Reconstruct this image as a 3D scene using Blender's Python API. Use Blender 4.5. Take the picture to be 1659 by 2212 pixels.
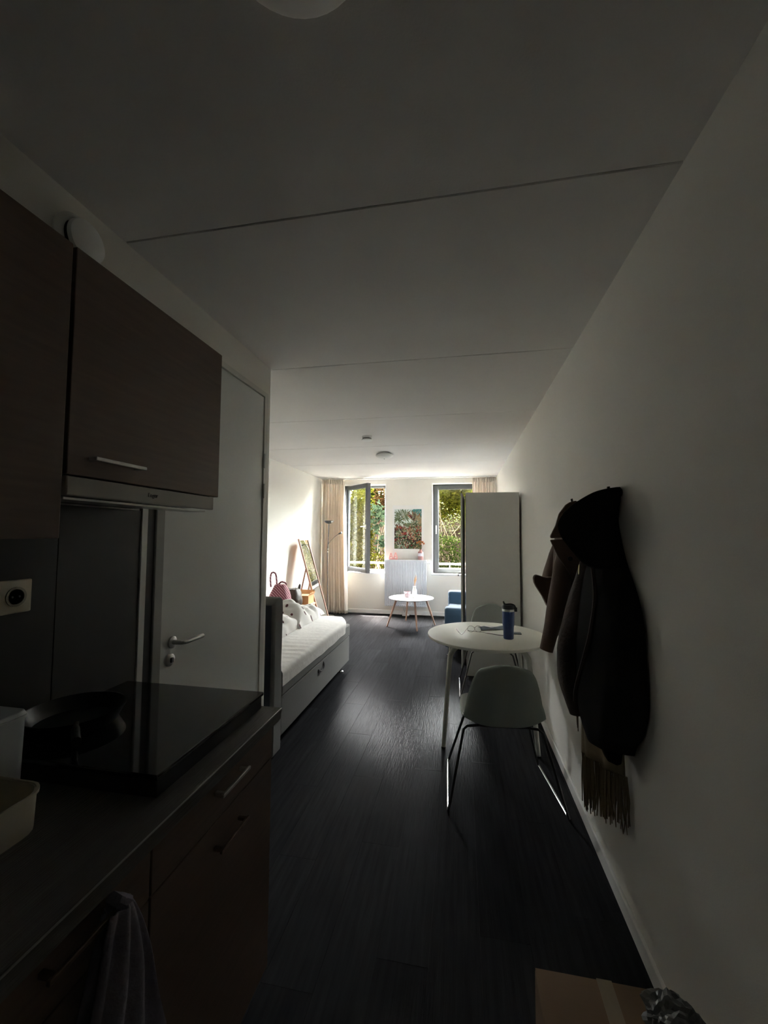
import bpy, math, random
from mathutils import Vector, Matrix, noise
random.seed(7)
sc = bpy.context.scene
for o in list(bpy.data.objects): bpy.data.objects.remove(o)
COL = sc.collection

# ------------------------------------------------------------------ camera
def rad(d): return d * math.pi / 180
YAW, PITCH, ROLL, FPX, CAMH = rad(10.66), rad(3.20), rad(0.33), 888.0, 1.512
fw = Vector((-math.sin(YAW) * math.cos(PITCH), math.cos(YAW) * math.cos(PITCH), math.sin(PITCH)))
rt = Vector((math.cos(YAW), math.sin(YAW), 0)); up = rt.cross(fw)
r2 = rt * math.cos(ROLL) + up * math.sin(ROLL); u2 = up * math.cos(ROLL) - rt * math.sin(ROLL)
cd = bpy.data.cameras.new('camera'); cam = bpy.data.objects.new('camera', cd); COL.objects.link(cam)
cd.sensor_fit = 'VERTICAL'; cd.sensor_height = 36.0; cd.lens = 36.0 * FPX / 2212.0
cd.clip_start = 0.02; cd.clip_end = 200
cam.matrix_world = Matrix(((r2.x, u2.x, -fw.x, 0), (r2.y, u2.y, -fw.y, 0), (r2.z, u2.z, -fw.z, CAMH), (0, 0, 0, 1)))
sc.camera = cam

# ------------------------------------------------------------------ world, sun, exposure
SKY_STRENGTH, SUN_STRENGTH, EXPOSURE = 17.0, 36.0, 1.62
w = bpy.data.worlds.new('sky'); sc.world = w; w.use_nodes = True
nt = w.node_tree; nt.nodes.clear()
sky = nt.nodes.new('ShaderNodeTexSky'); sky.sky_type = 'NISHITA'; sky.sun_disc = False
sky.sun_elevation = rad(68); sky.sun_rotation = rad(-25); sky.air_density = 1.0; sky.dust_density = 2.0; sky.ozone_density = 1.0
bg = nt.nodes.new('ShaderNodeBackground'); bg.inputs['Strength'].default_value = SKY_STRENGTH
out = nt.nodes.new('ShaderNodeOutputWorld')
hz = nt.nodes.new('ShaderNodeHueSaturation'); hz.inputs['Saturation'].default_value = .35   # hazy, thinly clouded sky
tn = nt.nodes.new('ShaderNodeMixRGB'); tn.blend_type = 'MULTIPLY'; tn.inputs[0].default_value = 1; tn.inputs[2].default_value = (1.06, 1.0, .90, 1)
nt.links.new(sky.outputs[0], hz.inputs['Color']); nt.links.new(hz.outputs[0], tn.inputs[1]); nt.links.new(tn.outputs[0], bg.inputs[0]); nt.links.new(bg.outputs[0], out.inputs[0])
sl = bpy.data.lights.new('sun', 'SUN'); sl.energy = SUN_STRENGTH; sl.angle = rad(0.6); sl.color = (1, .95, .86)
sun = bpy.data.objects.new('sun', sl); COL.objects.link(sun)
sun.rotation_euler = Vector((-.16, .25, .95)).to_track_quat('Z', 'Y').to_euler()
sun.location = (-4, 12, 12)
# sky portals in the two window openings (guide the sampling of the sky, emit nothing themselves)
for px in (-1.8925, -0.105):
    pl = bpy.data.lights.new('window_portal', 'AREA'); pl.shape = 'RECTANGLE'; pl.size = .89; pl.size_y = 1.74
    pl.cycles.is_portal = True
    po = bpy.data.objects.new('window_portal', pl); COL.objects.link(po)
    po.location = (px, 8.19, 1.635); po.rotation_euler = (rad(-90), 0, 0)
vs = sc.view_settings; vs.view_transform = 'Standard'; vs.look = 'None'; vs.exposure = EXPOSURE; vs.gamma = 1
vs.use_curve_mapping = False
try:
    sc.cycles.max_bounces = 16; sc.cycles.diffuse_bounces = 12; sc.cycles.transparent_max_bounces = 24
    sc.cycles.glossy_bounces = 6; sc.cycles.use_denoising = True; sc.cycles.sample_clamp_indirect = 8
    sc.cycles.caustics_reflective = False; sc.cycles.caustics_refractive = False
except Exception: pass

# ------------------------------------------------------------------ materials
MATS = {}
def mat(name, col, rough=.6, metal=0, var=.06, scale=8, bump=0, bscale=120, spec=.5, coat=0, trans=0, sheen=0, island=0, objrand=0, stretch=None):
    """principled material with procedural colour variation and fine relief"""
    if name in MATS: return MATS[name]
    m = bpy.data.materials.new(name); m.use_nodes = True; MATS[name] = m
    n = m.node_tree.nodes; L = m.node_tree.links; b = n['Principled BSDF']
    tc = n.new('ShaderNodeTexCoord'); mp = n.new('ShaderNodeMapping')
    if stretch: mp.inputs['Scale'].default_value = stretch
    L.new(tc.outputs['Object'], mp.inputs[0])
    ns = n.new('ShaderNodeTexNoise'); ns.inputs['Scale'].default_value = scale; ns.inputs['Detail'].default_value = 5
    L.new(mp.outputs[0], ns.inputs['Vector'])
    mr = n.new('ShaderNodeMapRange'); mr.inputs['To Min'].default_value = 1 - var; mr.inputs['To Max'].default_value = 1 + var
    L.new(ns.outputs[0], mr.inputs[0])
    fac = mr.outputs[0]
    if objrand or island:
        src = n.new('ShaderNodeObjectInfo').outputs['Random'] if objrand else n.new('ShaderNodeNewGeometry').outputs['Random Per Island']
        amp = objrand or island
        r = n.new('ShaderNodeMapRange'); r.inputs['To Min'].default_value = 1 - amp; r.inputs['To Max'].default_value = 1 + amp
        L.new(src, r.inputs[0]); mu = n.new('ShaderNodeMath'); mu.operation = 'MULTIPLY'
        L.new(fac, mu.inputs[0]); L.new(r.outputs[0], mu.inputs[1]); fac = mu.outputs[0]
    hs = n.new('ShaderNodeVectorMath'); hs.operation = 'SCALE'; hs.inputs[0].default_value = col
    L.new(fac, hs.inputs['Scale']); L.new(hs.outputs[0], b.inputs['Base Color'])
    b.inputs['Roughness'].default_value = rough; b.inputs['Metallic'].default_value = metal
    b.inputs['Specular IOR Level'].default_value = spec; b.inputs['Coat Weight'].default_value = coat
    b.inputs['Transmission Weight'].default_value = trans; b.inputs['Sheen Weight'].default_value = sheen
    if bump:
        n2 = n.new('ShaderNodeTexNoise'); n2.inputs['Scale'].default_value = bscale; n2.inputs['Detail'].default_value = 3
        L.new(mp.outputs[0], n2.inputs['Vector'])
        bp = n.new('ShaderNodeBump'); bp.inputs['Strength'].default_value = bump; bp.inputs['Distance'].default_value = .01
        L.new(n2.outputs[0], bp.inputs['Height']); L.new(bp.outputs[0], b.inputs['Normal'])
    return m

def leaf_mat(name, c1, c2, transl=.45):
    m = bpy.data.materials.new(name); m.use_nodes = True; MATS[name] = m
    n = m.node_tree.nodes; L = m.node_tree.links; n.clear()
    g = n.new('ShaderNodeNewGeometry'); cr = n.new('ShaderNodeValToRGB')
    cr.color_ramp.elements[0].color = (*c1, 1); cr.color_ramp.elements[1].color = (*c2, 1)
    L.new(g.outputs['Random Per Island'], cr.inputs[0])
    d = n.new('ShaderNodeBsdfDiffuse')
    t = n.new('ShaderNodeBsdfTranslucent'); mx = n.new('ShaderNodeMixShader'); mx.inputs[0].default_value = transl
    o = n.new('ShaderNodeOutputMaterial')
    L.new(cr.outputs[0], d.inputs['Color']); L.new(cr.outputs[0], t.inputs['Color'])
    L.new(d.outputs[0], mx.inputs[1]); L.new(t.outputs[0], mx.inputs[2]); L.new(mx.outputs[0], o.inputs[0])
    return m

def glass_mat(name, tint=(1, 1, 1), k=1.6):
    m = bpy.data.materials.new(name); m.use_nodes = True; MATS[name] = m
    n = m.node_tree.nodes; L = m.node_tree.links; n.clear()
    t = n.new('ShaderNodeBsdfTransparent'); t.inputs[0].default_value = (*tint, 1)
    g = n.new('ShaderNodeBsdfGlossy'); g.inputs['Roughness'].default_value = .01
    # Schlick reflectance of a thin pane (the same from both faces)
    ge = n.new('ShaderNodeNewGeometry'); dt_ = n.new('ShaderNodeVectorMath'); dt_.operation = 'DOT_PRODUCT'
    L.new(ge.outputs['Incoming'], dt_.inputs[0]); L.new(ge.outputs['Normal'], dt_.inputs[1])
    ab = n.new('ShaderNodeMath'); ab.operation = 'ABSOLUTE'; L.new(dt_.outputs['Value'], ab.inputs[0])
    om = n.new('ShaderNodeMath'); om.operation = 'SUBTRACT'; om.inputs[0].default_value = 1; L.new(ab.outputs[0], om.inputs[1])
    pw_ = n.new('ShaderNodeMath'); pw_.operation = 'POWER'; pw_.inputs[1].default_value = 5; L.new(om.outputs[0], pw_.inputs[0])
    f = n.new('ShaderNodeMath'); f.operation = 'MULTIPLY_ADD'; f.inputs[1].default_value = .96; f.inputs[2].default_value = .04; L.new(pw_.outputs[0], f.inputs[0])
    mu = n.new('ShaderNodeMath'); mu.operation = 'MULTIPLY'; mu.inputs[1].default_value = k; mu.use_clamp = True
    mx = n.new('ShaderNodeMixShader'); o = n.new('ShaderNodeOutputMaterial')
    L.new(f.outputs[0], mu.inputs[0]); L.new(mu.outputs[0], mx.inputs[0])
    L.new(t.outputs[0], mx.inputs[1]); L.new(g.outputs[0], mx.inputs[2]); L.new(mx.outputs[0], o.inputs[0])
    return m

def cloth_mat(name, col, transl=.3, bump=.25, bscale=60):
    m = bpy.data.materials.new(name); m.use_nodes = True; MATS[name] = m
    n = m.node_tree.nodes; L = m.node_tree.links; n.clear()
    tc = n.new('ShaderNodeTexCoord'); ns = n.new('ShaderNodeTexNoise'); ns.inputs['Scale'].default_value = bscale
    L.new(tc.outputs['Object'], ns.inputs['Vector'])
    mr = n.new('ShaderNodeMapRange'); mr.inputs['To Min'].default_value = .9; mr.inputs['To Max'].default_value = 1.08; L.new(ns.outputs[0], mr.inputs[0])
    v = n.new('ShaderNodeVectorMath'); v.operation = 'SCALE'; v.inputs[0].default_value = col; L.new(mr.outputs[0], v.inputs['Scale'])
    d = n.new('ShaderNodeBsdfPrincipled'); d.inputs['Roughness'].default_value = .9; d.inputs['Specular IOR Level'].default_value = .2
    t = n.new('ShaderNodeBsdfTranslucent'); mx = n.new('ShaderNodeMixShader'); mx.inputs[0].default_value = transl
    o = n.new('ShaderNodeOutputMaterial')
    bp = n.new('ShaderNodeBump'); bp.inputs['Strength'].default_value = bump; bp.inputs['Distance'].default_value = .01
    L.new(ns.outputs[0], bp.inputs['Height']); L.new(bp.outputs[0], d.inputs['Normal'])
    L.new(v.outputs[0], d.inputs['Base Color']); L.new(v.outputs[0], t.inputs['Color'])
    L.new(d.outputs[0], mx.inputs[1]); L.new(t.outputs[0], mx.inputs[2]); L.new(mx.outputs[0], o.inputs[0])
    return m

WALL = mat('wall_paint', (.80, .785, .735), .75, var=.03, scale=3, bump=.12, bscale=260)
CEIL = mat('ceiling_plaster', (.74, .725, .705), .85, var=.05, scale=2.5, bump=.10, bscale=140)
WHITE = mat('white_paint', (.82, .82, .80), .4, var=.02)
SATIN = mat('satin_door_paint', (.74, .76, .74), .28, var=.02, scale=4, spec=.6)
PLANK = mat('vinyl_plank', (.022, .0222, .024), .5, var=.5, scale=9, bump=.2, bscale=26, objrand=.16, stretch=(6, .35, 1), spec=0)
def matt_gloss(m, fac, rough):
    """swap the principled shader for a matt base with a weak even sheen (worn vinyl)"""
    n = m.node_tree.nodes; L = m.node_tree.links; p = n['Principled BSDF']; o = n['Material Output']
    d = n.new('ShaderNodeBsdfDiffuse'); g = n.new('ShaderNodeBsdfGlossy'); g.inputs['Roughness'].default_value = rough
    mx = n.new('ShaderNodeMixShader'); mx.inputs[0].default_value = fac
    L.new(p.inputs['Base Color'].links[0].from_socket, d.inputs['Color'])
    if p.inputs['Normal'].links:
        for q in (d, g): L.new(p.inputs['Normal'].links[0].from_socket, q.inputs['Normal'])
    L.new(d.outputs[0], mx.inputs[1]); L.new(g.outputs[0], mx.inputs[2]); L.new(mx.outputs[0], o.inputs[0]); n.remove(p)
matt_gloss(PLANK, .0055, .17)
JOINT = mat('floor_joint', (.03, .03, .03), .9)
DARKFRAME = mat('anthracite_window_frame', (.055, .06, .065), .4, var=.05)
GLASS = glass_mat('window_glass', (.96, .98, .97))
CABWOOD = mat('brown_cabinet_veneer', (.15, .098, .072), .45, var=.25, scale=10, stretch=(1, .6, 9))
CABDARK = mat('cabinet_carcass', (.035, .03, .028), .6)
COUNTER = mat('dark_worktop', (.11, .10, .09), .5, var=.3, scale=60, bump=.4, bscale=300, stretch=(1, .03, 1), spec=.3)
STEEL = mat('brushed_steel', (.55, .55, .53), .3, 1, var=.08, scale=30)
CHROME = mat('chrome', (.75, .75, .75), .12, 1, var=.02)
BLACKGLASS = mat('black_glass', (.008, .008, .009), .06, var=.0, spec=.6)
BLACK = mat('black_plastic', (.012, .012, .013), .45)
SPLASH = mat('taupe_splashback', (.024, .0215, .018), .5, var=.08, scale=5)
CREAM = mat('cream_plastic', (.62, .57, .46), .45)
GREYFAB = mat('charcoal_bed_fabric', (.165, .162, .155), .95, var=.12, scale=90, bump=.3, bscale=500)
NAVYFAB = mat('dark_headboard_back', (.03, .036, .05), .9)
SHEET = cloth_mat('white_bed_sheet', (.84, .82, .79), .05, .5, 14)
CURTAIN = cloth_mat('beige_curtain', (.92, .86, .78), .15, .1, 200)
CURTAIN2 = CURTAIN
WOOD = mat('light_beech_wood', (.52, .31, .20), .5, var=.18, scale=14, stretch=(6, 6, .6))
PINKWOOD = mat('pinkish_beech_leg', (.42, .25, .18), .5, var=.15, scale=14, stretch=(6, 6, .6))
LACQUER = mat('white_lacquer', (.76, .77, .77), .18, var=.01, spec=.5)
TABLEWHITE = mat('white_table_laminate', (.80, .80, .73), .26, var=.02, spec=.3)
matt_gloss(TABLEWHITE, .045, .30)
SHELL = mat('grey_green_chair_shell', (.50, .57, .53), .7, var=.05, scale=60, bump=.1, bscale=400)
PAD = mat('pale_grey_chair_pad', (.42, .45, .43), .85, var=.05, scale=60)
CHAIRLEG = mat('dark_chair_steel', (.10, .10, .10), .3, .9)
BLUEFAB = mat('blue_sofa_wool', (.038, .085, .15), .95, var=.12, scale=120, bump=.3, bscale=420, sheen=.3)
BLUEBOTTLE = mat('blue_powder_coat', (.022, .05, .17), .4, var=.04)
MIRROR = mat('mirror_silver', (.9, .91, .9), .01, 1, var=0)
BROWNFELT = mat('brown_wool_coat', (.15, .092, .072), .95, var=.12, scale=120, bump=.3, bscale=300, sheen=.2)
BLACKCLOTH = mat('black_jacket_cloth', (.010, .009, .009), .9, var=.1, scale=50, spec=.2)
JACKETBROWN = mat('dark_brown_jacket_cloth', (.055, .036, .031), .85, var=.2, scale=25, bump=.3, bscale=60)
SCARF = mat('beige_scarf_wool', (.30, .24, .16), .95, var=.15, scale=90)
CARD = mat('brown_cardboard', (.20, .125, .068), .8, var=.08, scale=30, stretch=(1, 12, 1))
TAPE = mat('pale_packing_tape', (.28, .23, .16), .3)
RADWHITE = mat('radiator_enamel', (.66, .70, .76), .35, var=.01)
LAMPMETAL = mat('dark_lamp_metal', (.10, .10, .10), .35, .6)
OPAL = mat('opal_lamp_glass', (.68, .68, .66), .45, var=.01, spec=.2)
PLASTICW = mat('white_plastic', (.78, .78, .76), .4, var=.01)
PINK = mat('pink_ceramic', (.72, .36, .34), .35)
PINKGLASS = mat('pink_glass', (.80, .42, .42), .12, trans=.55, var=.02)
ROSEGLASS = mat('rose_tinted_glass', (.70, .55, .60), .1, trans=.45, var=.02)
ORANGE = mat('orange_dried_petals', (.55, .17, .02), .8, var=.4, scale=40)
BROWNDARK = mat('dark_seed_head', (.07, .03, .015), .9)
REED = mat('dried_reed', (.60, .42, .26), .8)
PAPER = mat('poster_paper', (.78, .78, .77), .7, var=.02)
BARK = mat('twig_bark', (.075, .062, .042), .9, var=.3, scale=20, spec=0)
SOIL = mat('dark_soil', (.0055, .004, .003), 1, var=.7, scale=9, bump=.6, bscale=30, spec=0)
RAILWHITE = mat('white_rail_paint', (.14, .14, .14), .6, spec=.05)
PAVING = mat('pale_bounce_paving', (.62, .60, .56), .9, var=.1, scale=5)
OUTWALL = mat('outside_render', (.30, .24, .20), .9, spec=0)

# ------------------------------------------------------------------ mesh helper
class MB:
    def __init__(s, xf=None): s.v = []; s.f = []; s.mi = []; s.xf = xf; s.m = 0
    def add(s, vs, fs):
        k = len(s.v); s.v += [tuple(p) for p in vs]; s.f += [tuple(i + k for i in f) for f in fs]; s.mi += [s.m] * len(fs); return s
    def box(s, x0, x1, y0, y1, z0, z1):
        return s.add([(x, y, z) for z in (z0, z1) for y in (y0, y1) for x in (x0, x1)],
                     [(0, 2, 3, 1), (4, 5, 7, 6), (0, 1, 5, 4), (2, 6, 7, 3), (0, 4, 6, 2), (1, 3, 7, 5)])
    def loft(s, rings, closed=True, cap=True):
        n = len(rings[0]); vs = [p for r in rings for p in r]; fs = []
        for i in range(len(rings) - 1):
            for j in range(n if closed else n - 1):
                a, b = i * n + j, i * n + (j + 1) % n; fs.append((a, b, b + n, a + n))
        if cap and closed: fs.append(tuple(range(n - 1, -1, -1))); fs.append(tuple(range((len(rings) - 1) * n, len(rings) * n)))
        return s.add(vs, fs)
    def tube(s, pts, r, seg=8, cap=True):
        pts = [Vector(p) for p in pts]; R = r if isinstance(r, (list, tuple)) else [r] * len(pts); rings = []; prev = None
        for i, p in enumerate(pts):
            t = (pts[min(i + 1, len(pts) - 1)] - pts[max(i - 1, 0)]).normalized()
            if prev is None:
                a = Vector((0, 0, 1)) if abs(t.z) < .9 else Vector((1, 0, 0)); nn = t.cross(a).normalized()
            else:
                nn = (prev - t * prev.dot(t)); nn = nn.normalized() if nn.length > 1e-6 else t.orthogonal().normalized()
            prev = nn; bb = t.cross(nn)
            rings.append([p + (nn * math.cos(k * 2 * math.pi / seg) + bb * math.sin(k * 2 * math.pi / seg)) * R[i] for k in range(seg)])
        return s.loft(rings, True, cap)
    def lathe(s, prof, c=(0, 0, 0), seg=24, axis='z', cap=True):
        rings = []
        for r, h in prof:
            ring = []
            for k in range(seg):
                a = 2 * math.pi * k / seg; x, y = r * math.cos(a), r * math.sin(a)
                q = (x, y, h) if axis == 'z' else ((h, x, y) if axis == 'x' else (y, h, x))
                ring.append((c[0] + q[0], c[1] + q[1], c[2] + q[2]))
            rings.append(ring)
        return s.loft(rings, True, cap)
    def prism(s, pts, axis, a, b):
        """outline in the plane across `axis`, from a to b along it"""
        def P(p, h): return (h, p[0], p[1]) if axis == 'x' else ((p[0], h, p[1]) if axis == 'y' else (p[0], p[1], h))
        return s.loft([[P(p, a) for p in pts], [P(p, b) for p in pts]])
    def grid(s, fn, nu, nv):
        vs = [fn(i / nu, j / nv) for j in range(nv + 1) for i in range(nu + 1)]
        fs = [(j * (nu + 1) + i, j * (nu + 1) + i + 1, (j + 1) * (nu + 1) + i + 1, (j + 1) * (nu + 1) + i) for j in range(nv) for i in range(nu)]
        return s.add(vs, fs)
    def build(s, name, m, parent=None, loc=None, smooth=False, bevel=0, solid=0, sub=0, seg=2):
        me = bpy.data.meshes.new(name)
        base = Vector((0, 0, 0))
        if parent is not None: base = Vector(parent.get('base', (0, 0, 0)))
        elif loc is not None: base = Vector(loc)
        pts = [s.xf(Vector(p)) for p in s.v] if s.xf else s.v
        me.from_pydata([tuple(Vector(p) - base) for p in pts], [], s.f)
        ms = m if isinstance(m, (list, tuple)) else [m]
        for q in ms: me.materials.append(q)
        if len(ms) > 1: me.polygons.foreach_set('material_index', s.mi)
        if smooth:
            me.polygons.foreach_set('use_smooth', [True] * len(me.polygons)); me.set_sharp_from_angle(angle=.75)
        me.update()
        o = bpy.data.objects.new(name, me); COL.objects.link(o)
        o['base'] = tuple(base)
        if parent is not None: o.parent = parent
        else: o.location = base
        if solid:
            md = o.modifiers.new('thickness', 'SOLIDIFY'); md.thickness = solid; md.offset = 0
        if bevel:
            md = o.modifiers.new('edge', 'BEVEL'); md.width = bevel; md.segments = seg; md.limit_method = 'ANGLE'; md.angle_limit = rad(35)
        if sub:
            md = o.modifiers.new('smooth', 'SUBSURF'); md.levels = sub; md.render_levels = sub
        return o
def box(name, b, m, parent=None, bevel=.003, **k): return MB().box(*b).build(name, m, parent, bevel=bevel, **k)
def tag(o, label, cat, group=None, kind=None):
    o['label'] = label
    if cat: o['category'] = cat
    if group: o['group'] = group
    if kind: o['kind'] = kind
    return o
def thing(name, loc, label, cat, group=None, kind=None):
    o = bpy.data.objects.new(name, None); COL.objects.link(o); o.location = loc; o['base'] = tuple(loc); o.empty_display_size = .1
    return tag(o, label, cat, group, kind)
def copy_tree(o, parent=None):
    c = o.copy(); COL.objects.link(c)
    if parent is not None: c.parent = parent; c.matrix_parent_inverse = o.matrix_parent_inverse
    for ch in [x for x in bpy.data.objects if x.parent == o]: copy_tree(ch, c)
    return c
def nz(x, y, z=0, s=1): return noise.noise(Vector((x * s, y * s, z * s)))
def circ(cx, cy, rx, ry, n=16, ph=0): return [(cx + rx * math.cos(ph + 2 * math.pi * i / n), cy + ry * math.sin(ph + 2 * math.pi * i / n)) for i in range(n)]
def spline(pts, n=8):
    """Catmull-Rom through points"""
    P = [Vector(p) for p in pts]; P = [P[0] * 2 - P[1]] + P + [P[-1] * 2 - P[-2]]; o = []
    for i in range(1, len(P) - 2):
        for k in range(n):
            t = k / n; a, b, c, d = P[i - 1:i + 3]
            o.append(.5 * ((2 * b) + (c - a) * t + (2 * a - 5 * b + 4 * c - d) * t * t + (3 * b - a - 3 * c + d) * t ** 3))
    return o + [P[-2]]

# ------------------------------------------------------------------ the room
XL, XR, XK, YW, YB, YP, ZC = -2.69, 0.64, -1.23, 7.87, -1.3, 2.47, 2.6
WY2 = YW + .32
W1, W2, WZ0, WZ1 = (-2.33, -1.455), (-.54, .33), .785, 2.50
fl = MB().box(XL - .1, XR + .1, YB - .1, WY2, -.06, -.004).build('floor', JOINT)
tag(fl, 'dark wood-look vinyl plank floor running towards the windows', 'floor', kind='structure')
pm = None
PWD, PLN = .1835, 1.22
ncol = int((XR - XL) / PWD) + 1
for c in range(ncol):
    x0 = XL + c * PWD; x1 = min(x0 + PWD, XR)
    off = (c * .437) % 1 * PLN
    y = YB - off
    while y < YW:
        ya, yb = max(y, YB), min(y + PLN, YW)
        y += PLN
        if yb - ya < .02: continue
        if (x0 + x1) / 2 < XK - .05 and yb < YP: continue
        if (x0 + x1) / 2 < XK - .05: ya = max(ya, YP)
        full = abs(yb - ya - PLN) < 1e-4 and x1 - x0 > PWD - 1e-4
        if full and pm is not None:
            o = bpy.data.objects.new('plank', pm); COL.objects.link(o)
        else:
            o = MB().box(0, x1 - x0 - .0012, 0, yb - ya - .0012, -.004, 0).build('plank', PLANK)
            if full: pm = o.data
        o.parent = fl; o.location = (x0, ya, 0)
ce = MB().box(XL - .1, XR + .1, YB - .1, WY2, ZC + .012, ZC + .15).build('ceiling', CEIL)
tag(ce, 'white concrete slab ceiling with straight joints across the room', 'ceiling', kind='structure')
seams = [YB - .3] + [1.276 + 1.2085 * k for k in range(-1, 6)] + [WY2 - .02]
for a, b in zip(seams[:-1], seams[1:]):
    g, h = .003, .003
    pr = [(a + g * .5, ZC + .02), (a + g * .5, ZC + h), (a + g * .5 + h, ZC), (b - g * .5 - h, ZC), (b - g * .5, ZC + h), (b - g * .5, ZC + .02)]
    MB().prism(pr, 'x', XL - .05, XR + .05).build('ceiling_slab', CEIL, ce)
def wall(name, boxes, label, m=WALL):
    b = MB()
    for q in boxes: b.box(*q)
    return tag(b.build(name, m), label, 'wall', kind='structure')
wall('wall_right', [(XR, XR + .1, YB - .1, WY2, -.06, ZC + .1)], 'long white textured wall on the right behind the coats')
wall('wall_left', [(XL - .1, XL, YP - .1, WY2, -.06, ZC + .1)], 'white wall on the left behind the bed and standing mirror')
wall('wall_kitchen', [(XK - .12, XK - .055, 1.47, 2.44, -.06, 2.42), (XK - .12, XK, YB - .1, 1.47, -.06, ZC + .1), (XK - .12, XK, 2.44, YP, -.06, ZC + .1), (XK - .12, XK, 1.47, 2.44, 2.42, ZC + .1)],
     'white wall on the left above the kitchen cabinets')
wall('wall_bathroom', [(XL - .1, XK - .119, YP - .1, YP, -.06, ZC + .1)], 'short white wall behind the headboard of the bed')
wall('wall_back', [(XK - .1, XR + .1, YB - .1, YB, -.06, ZC + .1)], 'unseen wall behind the viewpoint, darkened to cut bounced light', mat('light_absorbing_wall', (.16, .13, .11), .7))  # out of view, tone darkened to soak up light near the camera
wall('wall_window', [(XL - .1, W1[0], YW, WY2, -.06, ZC + .1), (W1[1], W2[0], YW, WY2, -.06, ZC + .1), (W2[1], XR + .1, YW, WY2, -.06, ZC + .1),
                     (W1[0], W1[1], YW, WY2, -.06, WZ0 - .02), (W2[0], W2[1], YW, WY2, -.06, WZ0 - .02),
                     (W1[0], W1[1], YW, WY2, WZ1, ZC + .1), (W2[0], W2[1], YW, WY2, WZ1, ZC + .1)], 'white end wall with two tall windows')
def bboard(name, b, label): tag(box(name, b, WHITE, bevel=.004), label, 'baseboard', kind='structure')
bboard('baseboard_right', (XR - .014, XR, YB, YW, 0, .07), 'white baseboard along the right wall')
bboard('baseboard_window', (XL, XR - .014, YW - .014, YW, 0, .075), 'white baseboard under the windows')
bboard('baseboard_left', (XL, XL + .014, YP, YW - .014, 0, .07), 'white baseboard along the left wall')

# ------------------------------------------------------------------ windows
FY0, FY1 = YW + .17, YW + .25
def ring_frame(b, x0, x1, z0, z1, y0, y1, wd):
    b.box(x0, x0 + wd, y0, y1, z0, z1); b.box(x1 - wd, x1, y0, y1, z0, z1)
    b.box(x0 + wd, x1 - wd, y0, y1, z1 - wd, z1); b.box(x0 + wd, x1 - wd, y0, y1, z0, z0 + wd); return b
def window(name, W, label, sash_xf, sill_label):
    t = thing(name, ((W[0] + W[1]) / 2, YW, WZ0), label, 'window', kind='structure')
    ring_frame(MB(), W[0], W[1], WZ0, WZ1, FY0, FY1, .045).build('window_frame', DARKFRAME, t, bevel=.004)
    # sash, built closed and then swung about its hinge
    s0, s1, z0, z1 = W[0] + .03, W[1] - .02, WZ0 + .02, WZ1 - .02
    b = MB(sash_xf); ring_frame(b, s0, s1, z0, z1, FY0 - .03, FY1 - .035, .066)
    ring_frame(b, s0 + .066, s1 - .066, z0 + .066, z1 - .066, FY0 - .012, FY1 - .045, .014)
    sash = b.build('sash', DARKFRAME, t, bevel=.003)
    MB(sash_xf).box(s0 + .07, s1 - .07, FY0 + .012, FY0 + .018, z0 + .07, z1 - .07).build('pane', GLASS, sash)
    hx = s1 - .033 if sash_xf else s0 + .033
    zc = (z0 + z1) / 2 + .02
    b = MB(sash_xf); b.box(hx - .013, hx + .013, FY0 - .042, FY0 - .03, zc - .04, zc + .04)
    b.tube([(hx, FY0 - .03, zc), (hx, FY0 - .075, zc)], .009)
    if sash_xf: b.tube([(hx, FY0 - .075, zc), (hx - .12, FY0 - .078, zc)], [.011, .009])
    else: b.tube([(hx, FY0 - .075, zc + .01), (hx, FY0 - .078, zc - .125)], [.012, .009])
    b.build('window_handle', STEEL, sash, smooth=True)
    MB().box(W[0] - .02, W[1] + .02, YW - .03, FY0 + .002, WZ0 - .028, WZ0).build('window_sill', LACQUER, t, bevel=.005)
    b = MB()
    for q in ((W[0] - .018, W[0], WZ0, WZ1 + .018), (W[1], W[1] + .018, WZ0, WZ1 + .018)): b.box(q[0], q[1], YW - .008, YW + .002, q[2], q[3])
    b.box(W[0], W[1], YW - .008, YW + .002, WZ1, WZ1 + .018)
    b.build('window_trim', WHITE, t, bevel=.002)
    return t
hx, hy = W1[0] + .03, FY0 - .03
ang = rad(-45)
def swing(p):
    x, y = p.x - hx, p.y - hy
    return Vector((hx + x * math.cos(ang) - y * math.sin(ang), hy + x * math.sin(ang) + y * math.cos(ang), p.z))
window('window_1', W1, 'left window with its dark framed sash swung open into the room', swing, '')
window('window_2', W2, 'closed dark framed window beside the wardrobe', None, '')

# ------------------------------------------------------------------ kitchen door
d1 = thing('door_1', (XK, 1.97, 0), 'pale grey interior door with steel lever handle beyond the hob', 'door', kind='structure')
leaf = box('door_leaf', (XK - .045, XK - .004, 1.525, 2.395, .01, 2.385), SATIN, d1, .003)
b = MB(); b.box(XK - .05, XK + .003, 2.398, 2.44, 0, 2.42); b.box(XK - .05, XK + .003, 1.522, 2.398, 2.389, 2.42); b.build('door_lining', mat('white_door_lining', (.66, .65, .61), .5), d1, bevel=.002)
b = MB(); b.box(XK - .05, XK + .012, 1.475, 1.522, 0, 2.42)
b.build('door_frame', mat('grey_door_frame', (.36, .36, .34), .5), d1, bevel=.003)
hd = MB().lathe([(.0255, 0), (.0255, .008), (.023, .010)], (XK - .004, 1.606, 1.044), 24, 'x').build('handle_rose', STEEL, leaf, smooth=True)
MB().tube(spline([(XK, 1.606, 1.044), (XK + .04, 1.608, 1.044), (XK + .052, 1.622, 1.044), (XK + .054, 1.66, 1.044), (XK + .054, 1.74, 1.044)], 5), .0098, 12).build('door_handle', STEEL, leaf, smooth=True)
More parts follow.
